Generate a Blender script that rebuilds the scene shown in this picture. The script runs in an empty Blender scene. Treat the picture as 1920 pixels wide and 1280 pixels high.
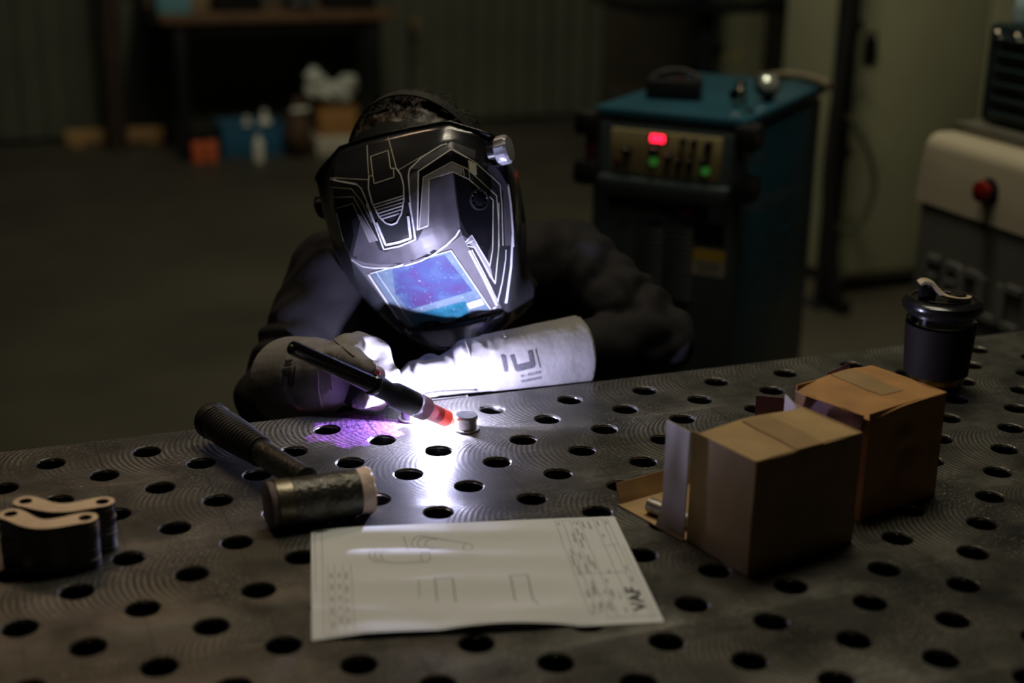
import bpy, bmesh, math, random
from mathutils import Vector, Matrix, noise
from mathutils.bvhtree import BVHTree
from mathutils.geometry import tessellate_polygon

random.seed(7)
SC = bpy.context.scene
COL = SC.collection
PI = math.pi
H = 0.85                                   # table top height

# ------------------------------------------------------------ camera
F_PX = 2683.942
CAM_POS = Vector((-0.40868357, -1.43046408, 0.60710525 + H))
CX = Vector((0.9324475, -0.36092145, 0.01665441))      # right
CY = Vector((-0.09843121, -0.29811015, -0.9494428))    # down
CZ = Vector((0.34763912, 0.88366625, -0.313498))       # forward
cam_data = bpy.data.cameras.new('camera')
cam_data.sensor_width = 36.0
cam_data.lens = F_PX * 36.0 / 1920.0
cam_data.clip_start = 0.05
cam_data.clip_end = 60
cam = bpy.data.objects.new('camera', cam_data)
cam.matrix_world = Matrix(((CX.x, -CY.x, -CZ.x, CAM_POS.x), (CX.y, -CY.y, -CZ.y, CAM_POS.y),
                           (CX.z, -CY.z, -CZ.z, CAM_POS.z), (0, 0, 0, 1)))
COL.objects.link(cam)
SC.camera = cam
cam_data.dof.use_dof = True
cam_data.dof.focus_distance = 1.60
cam_data.dof.aperture_fstop = 2.6

# ------------------------------------------------------------ exposure, world, lamps
SC.view_settings.view_transform = 'Standard'
SC.view_settings.look = 'None'
SC.view_settings.gamma = 1.0
SC.view_settings.use_curve_mapping = False
SC.view_settings.exposure = 0.0
world = bpy.data.worlds.new('hall_ambient')
SC.world = world
world.use_nodes = True
world.node_tree.nodes['Background'].inputs[0].default_value = (0.85, 1.0, 0.85, 1)
world.node_tree.nodes['Background'].inputs[1].default_value = 0.010


def ray(x, y):
    return CX * ((x - 960) / F_PX) + CY * ((y - 640) / F_PX) + CZ


def onz(x, y, z=H):
    d = ray(x, y)
    return CAM_POS + d * ((z - CAM_POS.z) / d.z)


def ony(x, y, Y):
    d = ray(x, y)
    return CAM_POS + d * ((Y - CAM_POS.y) / d.y)


def dep(x, y, D):
    return CAM_POS + ray(x, y) * D


def lamp_area(name, loc, target, sx, sy, power, col, spread=PI):
    l = bpy.data.lights.new(name, 'AREA')
    l.shape = 'RECTANGLE'
    l.size, l.size_y, l.energy, l.color = sx, sy, power, col
    l.spread = spread
    o = bpy.data.objects.new(name, l)
    COL.objects.link(o)
    o.location = loc
    o.rotation_euler = (Vector(target) - Vector(loc)).to_track_quat('-Z', 'Y').to_euler()
    return o


# hall lamps over and behind the table (warm), one dim one far to the left
lamp_area('hall_lamp', (0.55, 0.25, 3.4), (0.45, -0.1, 0.85), 1.2, 0.25, 6.6, (1.0, 0.89, 0.68), 2.0)
lamp_area('hall_lamp', (-0.5, 1.7, 3.2), (-0.6, -0.25, 0.85), 0.9, 0.25, 1.2, (1.0, 0.66, 0.42), 1.0)
lamp_area('hall_lamp', (0.9, 1.2, 4.3), (2.0, 2.4, 0.6), 1.2, 0.25, 28, (1.0, 0.92, 0.66), 2.2)
lamp_area('hall_lamp', (1.0, 3.9, 4.3), (1.0, 6.2, 0.2), 2.4, 0.25, 14, (0.98, 1.0, 0.78), 2.6)
# the welding arc
ARC = Vector((0.0775, 0.0240, H + 0.0120))
al = bpy.data.lights.new('welding_arc_light', 'POINT')
al.energy = 17.0
al.color = (0.66, 0.66, 1.0)
al.shadow_soft_size = 0.003
alo = bpy.data.objects.new('welding_arc_light', al)
alo.location = ARC
COL.objects.link(alo)

# ------------------------------------------------------------ materials
MATS = {}


def mat(name, col, rough=0.5, metal=0.0, var=0.0, vscale=20.0, bump=0.0, bscale=60.0, coat=0.0,
        trans=0.0, emit=None, estr=0.0, ior=1.45, spec=0.5, col2=None, stretch=(1, 1, 1)):
    if name in MATS:
        return MATS[name]
    m = bpy.data.materials.new(name)
    m.use_nodes = True
    nt = m.node_tree
    b = nt.nodes['Principled BSDF']
    b.inputs['Base Color'].default_value = (*col, 1)
    b.inputs['Roughness'].default_value = rough
    b.inputs['Metallic'].default_value = metal
    b.inputs['Coat Weight'].default_value = coat
    b.inputs['Coat Roughness'].default_value = 0.08
    b.inputs['Transmission Weight'].default_value = trans
    b.inputs['IOR'].default_value = ior
    b.inputs['Specular IOR Level'].default_value = spec
    if emit:
        b.inputs['Emission Color'].default_value = (*emit, 1)
        b.inputs['Emission Strength'].default_value = estr
    if var > 0 or bump > 0 or col2:
        tc = nt.nodes.new('ShaderNodeTexCoord')
        mp = nt.nodes.new('ShaderNodeMapping')
        mp.inputs['Scale'].default_value = stretch
        nt.links.new(tc.outputs['Object'], mp.inputs['Vector'])
    if var > 0 or col2:
        n = nt.nodes.new('ShaderNodeTexNoise')
        n.inputs['Scale'].default_value = vscale
        n.inputs['Detail'].default_value = 5
        nt.links.new(mp.outputs['Vector'], n.inputs['Vector'])
        r = nt.nodes.new('ShaderNodeValToRGB')
        r.color_ramp.elements[0].position = 0.32
        r.color_ramp.elements[1].position = 0.68
        if col2:
            r.color_ramp.elements[0].color = (*col, 1)
            r.color_ramp.elements[1].color = (*col2, 1)
        else:
            r.color_ramp.elements[0].color = (*[max(0, c * (1 - var)) for c in col], 1)
            r.color_ramp.elements[1].color = (*[min(1, c * (1 + var)) for c in col], 1)
        nt.links.new(n.outputs['Fac'], r.inputs['Fac'])
        nt.links.new(r.outputs['Color'], b.inputs['Base Color'])
    if bump > 0:
        n2 = nt.nodes.new('ShaderNodeTexNoise')
        n2.inputs['Scale'].default_value = bscale
        n2.inputs['Detail'].default_value = 4
        nt.links.new(mp.outputs['Vector'], n2.inputs['Vector'])
        bp = nt.nodes.new('ShaderNodeBump')
        bp.inputs['Strength'].default_value = bump
        bp.inputs['Distance'].default_value = 0.002
        nt.links.new(n2.outputs['Fac'], bp.inputs['Height'])
        nt.links.new(bp.outputs['Normal'], b.inputs['Normal'])
    MATS[name] = m
    return m


# ------------------------------------------------------------ object helpers
def tag(o, label=None, cat=None, group=None, kind=None):
    if label:
        o['label'] = label
    if cat:
        o['category'] = cat
    if group:
        o['group'] = group
    if kind:
        o['kind'] = kind
    return o


def thing(name, label, cat, loc=(0, 0, 0), rotz=0.0, group=None, matrix=None):
    o = bpy.data.objects.new(name, None)
    o.empty_display_size = 0.05
    COL.objects.link(o)
    if matrix is not None:
        o.matrix_world = matrix
    else:
        o.location = loc
        o.rotation_euler = (0, 0, rotz)
    return tag(o, label, cat, group)


def link_mesh(name, verts, faces, m, parent=None, smooth=False, angle=None, loc=None):
    me = bpy.data.meshes.new(name)
    me.from_pydata([tuple(v) for v in verts], [], faces)
    me.validate()
    if smooth or angle:
        for p in me.polygons:
            p.use_smooth = True
        if angle:
            me.set_sharp_from_angle(angle=math.radians(angle))
    me.materials.append(m)
    o = bpy.data.objects.new(name, me)
    COL.objects.link(o)
    if parent:
        o.parent = parent
    if loc is not None:
        o.location = loc
    return o


def from_bm(name, bm, m, parent=None, angle=None, loc=None, fix=True):
    if fix:
        bmesh.ops.recalc_face_normals(bm, faces=bm.faces)
    me = bpy.data.meshes.new(name)
    bm.to_mesh(me)
    bm.free()
    if angle:
        for p in me.polygons:
            p.use_smooth = True
        me.set_sharp_from_angle(angle=math.radians(angle))
    me.materials.append(m)
    o = bpy.data.objects.new(name, me)
    COL.objects.link(o)
    if parent:
        o.parent = parent
    if loc is not None:
        o.location = loc
    return o


def bm_box(bm, c, s, rot=None, bevel=0.0, seg=2):
    r = bmesh.ops.create_cube(bm, size=1)
    vs = r['verts']
    bmesh.ops.scale(bm, vec=s, verts=vs)
    if bevel > 0:
        es = list({e for v in vs for e in v.link_edges})
        rr = bmesh.ops.bevel(bm, geom=es, offset=bevel, segments=seg, affect='EDGES', profile=0.5)
        vs = list({v for f in rr['faces'] for v in f.verts} | {v for v in vs if v.is_valid})
    if rot is not None:
        bmesh.ops.rotate(bm, cent=(0, 0, 0), matrix=rot, verts=vs)
    bmesh.ops.translate(bm, vec=c, verts=vs)
    return vs


def box(name, c, s, m, parent=None, bevel=0.0, rot=None, seg=2):
    bm = bmesh.new()
    bm_box(bm, (0, 0, 0), s, rot, bevel, seg)
    return from_bm(name, bm, m, parent, angle=35 if bevel else None, loc=c)


def frame_of(d):
    d = Vector(d).normalized()
    a = Vector((0, 0, 1)) if abs(d.z) < 0.9 else Vector((1, 0, 0))
    u = d.cross(a).normalized()
    return u, d.cross(u).normalized(), d


def lathe_data(profile, seg=32, axis=((0, 0, 0), (0, 0, 1)), close=True):
    """profile: list of (r, t) along the axis"""
    o = Vector(axis[0])
    u, v, d = frame_of(axis[1])
    V, Fc = [], []
    n = len(profile)
    for r, t in profile:
        for k in range(seg):
            a = 2 * PI * k / seg
            V.append(o + d * t + (u * math.cos(a) + v * math.sin(a)) * max(r, 1e-5))
    for i in range(n - 1):
        for k in range(seg):
            k2 = (k + 1) % seg
            Fc.append((i * seg + k, i * seg + k2, (i + 1) * seg + k2, (i + 1) * seg + k))
    if close:
        Fc.append(tuple(range(seg - 1, -1, -1)))
        Fc.append(tuple((n - 1) * seg + k for k in range(seg)))
    return V, Fc


def lathe(name, profile, m, parent=None, seg=32, axis=((0, 0, 0), (0, 0, 1)), close=True, angle=35):
    V, Fc = lathe_data(profile, seg, axis, close)
    bm = bmesh.new()
    vs = [bm.verts.new(v) for v in V]
    for f in Fc:
        try:
            bm.faces.new([vs[i] for i in f])
        except ValueError:
            pass
    return from_bm(name, bm, m, parent, angle=angle)


def catmull(pts, n):
    P = [Vector(p) for p in pts]
    out = []
    for i in range(len(P) - 1):
        p0 = P[i - 1] if i > 0 else P[i] * 2 - P[i + 1]
        p1, p2 = P[i], P[i + 1]
        p3 = P[i + 2] if i + 2 < len(P) else P[i + 1] * 2 - P[i]
        for k in range(n):
            t = k / n
            out.append(0.5 * ((2 * p1) + (p2 - p0) * t + (2 * p0 - 5 * p1 + 4 * p2 - p3) * t * t
                              + (3 * p1 - p0 - 3 * p2 + p3) * t ** 3))
    out.append(P[-1])
    return out


def tube_data(path, radii, seg=10):
    P = [Vector(p) for p in path]
    if not isinstance(radii, (list, tuple)):
        radii = [radii] * len(P)
    V, Fc = [], []
    up = None
    for i, p in enumerate(P):
        d = (P[min(i + 1, len(P) - 1)] - P[max(i - 1, 0)]).normalized()
        if up is None:
            up = frame_of(d)[0]
        up = (up - d * up.dot(d)).normalized()
        w = d.cross(up)
        for k in range(seg):
            a = 2 * PI * k / seg
            V.append(p + (up * math.cos(a) + w * math.sin(a)) * radii[i])
    for i in range(len(P) - 1):
        for k in range(seg):
            k2 = (k + 1) % seg
            Fc.append((i * seg + k, i * seg + k2, (i + 1) * seg + k2, (i + 1) * seg + k))
    Fc.append(tuple(range(seg - 1, -1, -1)))
    Fc.append(tuple((len(P) - 1) * seg + k for k in range(seg)))
    return V, Fc


def tube(name, path, radii, m, parent=None, seg=10, smooth_path=0):
    if smooth_path:
        n0 = len(path)
        if isinstance(radii, (list, tuple)):
            rr = catmull([(r, 0, 0) for r in radii], smooth_path)
            radii = [v.x for v in rr]
        path = catmull(path, smooth_path)
    V, Fc = tube_data(path, radii, seg)
    return link_mesh(name, V, Fc, m, parent, angle=50)


def prism(name, outline, z0, z1, m, parent=None, bevel=0.0, loc=None, angle=35):
    """extruded 2-D outline (x, y)"""
    bm = bmesh.new()
    bot = [bm.verts.new((x, y, z0)) for x, y in outline]
    top = [bm.verts.new((x, y, z1)) for x, y in outline]
    bm.faces.new(bot[::-1])
    bm.faces.new(top)
    n = len(outline)
    for i in range(n):
        bm.faces.new((bot[i], bot[(i + 1) % n], top[(i + 1) % n], top[i]))
    if bevel:
        es = [e for e in bm.edges if abs(e.verts[0].co.z - e.verts[1].co.z) < 1e-6]
        bmesh.ops.bevel(bm, geom=es, offset=bevel, segments=2, affect='EDGES', profile=0.5)
    return from_bm(name, bm, m, parent, angle=angle, loc=loc)


# --- organic bodies: overlapping tapered capsules and ellipsoids grown together by a voxel remesh
def capsule_data(p0, r0, p1, r1, seg=20):
    p0, p1 = Vector(p0), Vector(p1)
    u, v, d = frame_of(p1 - p0)
    L = (p1 - p0).length
    prof = []
    for k in range(6):
        a = PI / 2 * (1 - k / 6)
        prof.append((r0 * math.cos(a), -r0 * math.sin(a)))
    for k in range(5):
        t = k / 4
        prof.append((r0 + (r1 - r0) * t, L * t))
    for k in range(1, 7):
        a = PI / 2 * k / 6
        prof.append((r1 * math.cos(a), L + r1 * math.sin(a)))
    return lathe_data(prof, seg, (p0, p1 - p0))


def blob(name, parts, voxel, m, parent, smooth=4, disp=None, inv=None, loc=None):
    V, Fc = [], []
    for p in parts:
        if p[0] == 'c':
            v, f = capsule_data(*p[1:])
        elif p[0] == 'f':                      # flat-ended frustum
            p0, r0, p1, r1 = Vector(p[1]), p[2], Vector(p[3]), p[4]
            L = (p1 - p0).length
            v, f = lathe_data([(r0, 0), (r0 * 2 / 3 + r1 / 3, L / 3), (r0 / 3 + r1 * 2 / 3, L * 2 / 3), (r1, L)], 32, (p0, p1 - p0))
        else:                                  # ellipsoid: centre, radii, rotation matrix
            prof = [(math.sin(PI * k / 14), -math.cos(PI * k / 14)) for k in range(15)]
            v, f = lathe_data(prof, 24)
            M = p[3].to_3x3() if len(p) > 3 and p[3] is not None else Matrix.Identity(3)
            v = [Vector(p[1]) + M @ Vector((a.x * p[2][0], a.y * p[2][1], a.z * p[2][2])) for a in v]
        o = len(V)
        V += v
        Fc += [tuple(i + o for i in q) for q in f]
    me = bpy.data.meshes.new('tmp')
    me.from_pydata([tuple(v) for v in V], [], Fc)
    bm = bmesh.new()
    bm.from_mesh(me)
    bmesh.ops.recalc_face_normals(bm, faces=bm.faces)
    bm.to_mesh(me)
    bm.free()
    t = bpy.data.objects.new('tmp', me)
    COL.objects.link(t)
    md = t.modifiers.new('r', 'REMESH')
    md.mode = 'VOXEL'
    md.voxel_size = voxel
    if smooth:
        sm = t.modifiers.new('s', 'SMOOTH')
        sm.iterations = smooth
        sm.factor = 0.5
    dg = bpy.context.evaluated_depsgraph_get()
    me2 = bpy.data.meshes.new_from_object(t.evaluated_get(dg))
    bpy.data.objects.remove(t)
    bpy.data.meshes.remove(me)
    me2.name = name
    if disp:
        ns = [v.normal.copy() for v in me2.vertices]
        for v, n in zip(me2.vertices, ns):
            v.co = v.co + n * disp(v.co, n)
    bvh = BVHTree.FromPolygons([v.co.copy() for v in me2.vertices], [tuple(p.vertices) for p in me2.polygons])
    for v in me2.vertices:
        c = v.co
        if inv is not None:
            c = inv @ c
        v.co = c
    for p in me2.polygons:
        p.use_smooth = True
    me2.materials.clear()
    me2.materials.append(m)
    o = bpy.data.objects.new(name, me2)
    COL.objects.link(o)
    o.parent = parent
    return o, bvh


# --- print and trim laid on a real surface (points found on that surface)
def cast(bvh, x, y):
    d = ray(x, y).normalized()
    h = bvh.ray_cast(CAM_POS, d)
    return (h[0], h[1] if h[1].dot(d) < 0 else -h[1]) if h[0] else (None, None)


def resample(pts, step):
    out = [pts[0]]
    for a, b in zip(pts[:-1], pts[1:]):
        L = math.hypot(b[0] - a[0], b[1] - a[1])
        n = max(1, int(L / step))
        for k in range(1, n + 1):
            out.append((a[0] + (b[0] - a[0]) * k / n, a[1] + (b[1] - a[1]) * k / n))
    return out


def ribbon_data(bvh, pts, w, off=0.0004, step=4):
    hits = [cast(bvh, *p) for p in resample(pts, step)]
    V, Fc, N = [], [], []
    run = []

    def flush(run):
        if len(run) < 2:
            return
        o = len(V)
        for i, (p, n) in enumerate(run):
            d = run[min(i + 1, len(run) - 1)][0] - run[max(i - 1, 0)][0]
            s = n.cross(d)
            if s.length < 1e-9:
                s = Vector((1, 0, 0))
            s.normalize()
            V.append(p + n * off + s * w / 2)
            V.append(p + n * off - s * w / 2)
        for i in range(len(run) - 1):
            Fc.append((o + 2 * i, o + 2 * i + 1, o + 2 * i + 3, o + 2 * i + 2))
    for h in hits:
        if h[0] is None or (run and (h[0] - run[-1][0]).length > 0.03):
            flush(run)
            run = []
            if h[0] is None:
                continue
        run.append(h)
    flush(run)
    return V, Fc


def ribbons(name, bvh, lines, m, parent, inv, off=0.0004):
    V, Fc = [], []
    for pts, w in lines:
        v, f = ribbon_data(bvh, pts, w, off)
        o = len(V)
        V += v
        Fc += [tuple(i + o for i in q) for q in f]
    return link_mesh(name, [inv @ v for v in V], Fc, m, parent)


def fill_data(bvh, poly, off, cuts=3):
    bm = bmesh.new()
    vs = [bm.verts.new((x, y, 0)) for x, y in poly]
    for t in tessellate_polygon([[Vector((x, y, 0)) for x, y in poly]]):
        try:
            bm.faces.new([vs[i] for i in t])
        except ValueError:
            pass
    for _ in range(cuts):
        es = [e for e in bm.edges if e.calc_length() > 7]
        if es:
            bmesh.ops.subdivide_edges(bm, edges=es, cuts=1, use_grid_fill=False)
        bmesh.ops.triangulate(bm, faces=[f for f in bm.faces if len(f.verts) > 4])
    bm.verts.index_update()
    V, ok = [], []
    for v in bm.verts:
        p, n = cast(bvh, v.co.x, v.co.y)
        V.append(p + n * off if p else Vector((0, 0, 0)))
        ok.append(p is not None)
    Fc = [tuple(v.index for v in f.verts) for f in bm.faces if all(ok[v.index] for v in f.verts)]
    bm.free()
    used = sorted({i for f in Fc for i in f})
    mp = {i: k for k, i in enumerate(used)}
    return [V[i] for i in used], [tuple(mp[i] for i in f) for f in Fc]


def fills(name, bvh, polys, m, parent, inv, off=0.0003, cuts=3):
    V, Fc = [], []
    for poly in polys:
        v, f = fill_data(bvh, poly, off, cuts)
        o = len(V)
        V += v
        Fc += [tuple(i + o for i in q) for q in f]
    return link_mesh(name, [inv @ v for v in V], Fc, m, parent, smooth=True)


def text_mesh(s, size=1.0, bold=0.0):
    c = bpy.data.curves.new('t', 'FONT')
    c.body = s
    c.size = size
    c.resolution_u = 3
    c.offset = bold
    t = bpy.data.objects.new('t', c)
    COL.objects.link(t)
    dg = bpy.context.evaluated_depsgraph_get()
    me = bpy.data.meshes.new_from_object(t.evaluated_get(dg))
    V = [v.co.copy() for v in me.vertices]
    Fc = [tuple(p.vertices) for p in me.polygons]
    bpy.data.objects.remove(t)
    bpy.data.meshes.remove(me)
    return V, Fc

# ============================================================ the hall
M_floor = mat('concrete_floor', (0.064, 0.056, 0.040), 0.55, var=0.25, vscale=1.6, bump=0.1, bscale=30)
M_sheet = mat('painted_sheet_wall', (0.115, 0.12, 0.09), 0.5, var=0.12, vscale=3)
M_ceil = mat('dark_roof', (0.03, 0.03, 0.03), 0.8, var=0.1, vscale=2)
M_dim = mat('dim_side_wall', (0.035, 0.036, 0.03), 0.6, var=0.12, vscale=3)
M_black = mat('black_plastic', (0.012, 0.012, 0.013), 0.38, var=0.2, vscale=30)
M_blackgloss = mat('black_gloss', (0.006, 0.007, 0.009), 0.12, var=0.2, vscale=40)
M_rubber = mat('black_rubber', (0.010, 0.010, 0.010), 0.55, var=0.2, vscale=60)
M_steel = mat('bare_steel', (0.42, 0.41, 0.40), 0.32, 1.0, var=0.15, vscale=60, bump=0.05, bscale=200)
M_darksteel = mat('dark_steel', (0.05, 0.048, 0.045), 0.45, 0.6, var=0.3, vscale=20)

box('floor', (2.0, 2.5, -0.05), (14, 11, 0.1), M_floor)['kind'] = 'structure'
box('ceiling', (2.0, 2.5, 6.05), (14, 11, 0.1), M_ceil)['kind'] = 'structure'
box('wall_left', (-5.05, 2.5, 3.0), (0.1, 11, 6), M_dim)['kind'] = 'structure'
box('wall_right', (9.05, 2.5, 3.0), (0.1, 11, 6), M_dim)['kind'] = 'structure'
box('wall_front', (2.0, -3.05, 3.0), (14, 0.1, 6), M_dim)['kind'] = 'structure'
wb = box('wall_back', (2.0, 6.74, 3.0), (14, 0.1, 6), M_darksteel)
wb['kind'] = 'structure'
# trapezoidal sheets of the back wall, one metre wide each, overlapping joints
prof = [(0.0, 0), (0.045, 0), (0.062, -0.022), (0.098, -0.022), (0.115, 0)]
xs = []
pitch = 0.125
for k in range(8):
    for x, y in prof[:-1]:
        xs.append((k * pitch + x, y))
xs.append((1.0, 0))
V, Fc = [], []
for z in (0.03, 5.9):
    for x, y in xs:
        V.append((x, y, z))
n = len(xs)
for i in range(n - 1):
    Fc.append((i, i + 1, n + i + 1, n + i))
sheet0 = None
for k in range(12):
    if sheet0 is None:
        sheet0 = link_mesh('wall_sheet', V, Fc, M_sheet, wb)
        s = sheet0
    else:
        s = sheet0.copy()
        COL.objects.link(s)
    s.location = (-5.0 + k * 1.0 - 1.0 + 0.002 * (k % 2), -0.062 - 0.004 * (k % 2), -3.0)

M_colred = mat('red_brown_column', (0.055, 0.035, 0.026), 0.6, var=0.25, vscale=8)
c0 = ony(215, 150, 6.35)
tr = thing('trim_1', None, None, (c0.x, 6.42, 0))
tr['kind'] = 'structure'
box('column_web', (0, 0, 1.6), (0.012, 0.13, 3.2), M_colred, tr, 0.002)
box('column_flange', (0, -0.07, 1.6), (0.095, 0.014, 3.2), M_colred, tr, 0.003)
box('column_flange', (0, 0.07, 1.6), (0.095, 0.014, 3.2), M_colred, tr, 0.003)

# ============================================================ the perforated welding table
def table_material():
    m = bpy.data.materials.new('milled_table_steel')
    m.use_nodes = True
    nt = m.node_tree
    N, L = nt.nodes, nt.links
    b = N['Principled BSDF']
    tc = N.new('ShaderNodeTexCoord')
    sep = N.new('ShaderNodeSeparateXYZ')
    L.new(tc.outputs['Object'], sep.inputs[0])

    def mth(op, a, b_=None, c=None):
        n = N.new('ShaderNodeMath')
        n.operation = op
        for i, v in enumerate((a, b_, c)):
            if v is None:
                continue
            if isinstance(v, (int, float)):
                n.inputs[i].default_value = v
            else:
                L.new(v, n.inputs[i])
        return n.outputs[0]

    def noise_(scale, detail=4, rough=0.55, dist=0.0, vec=None):
        n = N.new('ShaderNodeTexNoise')
        n.inputs['Scale'].default_value = scale
        n.inputs['Detail'].default_value = detail
        n.inputs['Roughness'].default_value = rough
        n.inputs['Distortion'].default_value = dist
        L.new(vec or tc.outputs['Object'], n.inputs['Vector'])
        return n.outputs['Fac']

    def ramp(fac, p0, p1, c0=(0, 0, 0), c1=(1, 1, 1)):
        r = N.new('ShaderNodeValToRGB')
        r.color_ramp.elements[0].position = p0
        r.color_ramp.elements[1].position = p1
        r.color_ramp.elements[0].color = (*c0, 1)
        r.color_ramp.elements[1].color = (*c1, 1)
        L.new(fac, r.inputs[0])
        return r.outputs[0]

    def mixc(fac, a, bb, mode='MIX'):
        n = N.new('ShaderNodeMix')
        n.data_type = 'RGBA'
        n.blend_type = mode
        for sock, v in ((n.inputs['Factor'], fac), (n.inputs['A'], a), (n.inputs['B'], bb)):
            if isinstance(v, (int, float)):
                sock.default_value = v
            elif isinstance(v, tuple):
                sock.default_value = (*v, 1)
            else:
                L.new(v, sock)
        return n.outputs['Result']
    x, y = sep.outputs[0], sep.outputs[1]
    # face-mill arcs: strips along x, cutter radius 75 mm
    yy = mth('SUBTRACT', mth('MODULO', mth('ADD', y, 30.03), 0.15), 0.075)
    rt = mth('SQRT', mth('MAXIMUM', mth('SUBTRACT', 0.0064, mth('MULTIPLY', yy, yy)), 0.00001))
    ph = mth('ADD', x, rt)
    jit = mth('MULTIPLY', noise_(9, 2), 0.004)
    wav = mth('SINE', mth('MULTIPLY', mth('ADD', ph, jit), 2 * PI / 0.0062))
    wav2 = mth('SINE', mth('MULTIPLY', ph, 2 * PI / 0.0017))
    patch = ramp(noise_(9, 4, 0.6), 0.38, 0.62)
    arcs = mth('MULTIPLY', mth('ADD', mth('MULTIPLY', wav, 0.7), mth('MULTIPLY', wav2, 0.3)), patch)
    arcs01 = mth('MULTIPLY_ADD', arcs, 0.5, 0.5)
    # engraved 100 mm grid
    dx = mth('PINGPONG', mth('ADD', x, 10.0), 0.05)
    dy = mth('PINGPONG', mth('ADD', y, 10.0), 0.05)
    line = mth('LESS_THAN', mth('MINIMUM', dx, dy), 0.00042)
    # patina, spatter specks, scratches
    patina = noise_(14, 6, 0.65, 0.4)
    speck = ramp(noise_(300, 3, 0.7), 0.56, 0.68)
    speckmask = ramp(noise_(11, 3), 0.42, 0.66)
    base = ramp(patina, 0.30, 0.72, (0.030, 0.030, 0.027), (0.085, 0.084, 0.073))
    arcm = mth('MULTIPLY', mth('POWER', arcs01, 1.6), mth('MULTIPLY_ADD', patch, 0.82, 0.0))
    base = mixc(arcm, base, (0.26, 0.245, 0.205))
    base = mixc(mth('MULTIPLY', mth('MULTIPLY', speck, speckmask), 0.85), base, (0.50, 0.48, 0.43))
    mp = N.new('ShaderNodeMapping')
    mp.inputs['Rotation'].default_value = (0, 0, 0.6)
    mp.inputs['Scale'].default_value = (14, 420, 1)
    L.new(tc.outputs['Object'], mp.inputs[0])
    scr = ramp(noise_(1.0, 3, 0.6, 0, mp.outputs[0]), 0.66, 0.72)
    base = mixc(mth('MULTIPLY', scr, 0.35), base, (0.6, 0.58, 0.54))
    # violet patch near the far edge, outline and fill broken up by noise
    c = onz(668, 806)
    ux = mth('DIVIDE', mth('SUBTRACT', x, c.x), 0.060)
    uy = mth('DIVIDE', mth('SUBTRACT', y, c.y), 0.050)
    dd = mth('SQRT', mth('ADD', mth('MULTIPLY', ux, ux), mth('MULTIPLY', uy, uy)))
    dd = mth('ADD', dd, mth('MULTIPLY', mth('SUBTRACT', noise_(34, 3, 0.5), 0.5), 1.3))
    violet_mask = ramp(dd, 0.82, 0.94, (1, 1, 1), (0, 0, 0))
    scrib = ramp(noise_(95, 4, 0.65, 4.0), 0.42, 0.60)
    violet_mask = mth('MULTIPLY', violet_mask, mth('MULTIPLY_ADD', scrib, 0.85, 0.15))
    base = mixc(violet_mask, base, (0.46, 0.17, 0.72))
    base = mixc(line, base, (0.03, 0.03, 0.03))
    L.new(base, b.inputs['Base Color'])
    L.new(mth('SUBTRACT', 0.55, mth('MULTIPLY', violet_mask, 0.45)), b.inputs['Metallic'])
    rg = mth('MULTIPLY_ADD', patina, 0.20, 0.27)
    L.new(mth('ADD', rg, mth('MULTIPLY', arcm, 0.12)), b.inputs['Roughness'])
    hgt = mth('ADD', mth('MULTIPLY', arcs, 0.5), mth('MULTIPLY', noise_(300, 3), 0.30))
    hgt = mth('SUBTRACT', hgt, mth('MULTIPLY', line, 4.0))
    bp = N.new('ShaderNodeBump')
    bp.inputs['Strength'].default_value = 0.45
    bp.inputs['Distance'].default_value = 0.0006
    L.new(hgt, bp.inputs['Height'])
    L.new(bp.outputs['Normal'], b.inputs['Normal'])
    return m


M_hole = mat('hole_wall_shade', (0.012, 0.011, 0.010), 0.35, 0.3, var=0.2, vscale=60)  # near-black bore walls: the shade inside the holes is put into their colour
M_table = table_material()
M_tabside = mat('table_side_steel', (0.13, 0.125, 0.115), 0.45, 0.8, var=0.2, vscale=15)
table = thing('welding_table', 'perforated steel welding table with a grid of round clamping holes and engraved lines', 'table', (0, 0, H))
TI0, TI1, TJ0, TJ1 = -19, 31, -22, 1        # half-pitch cells of 50 mm


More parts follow.
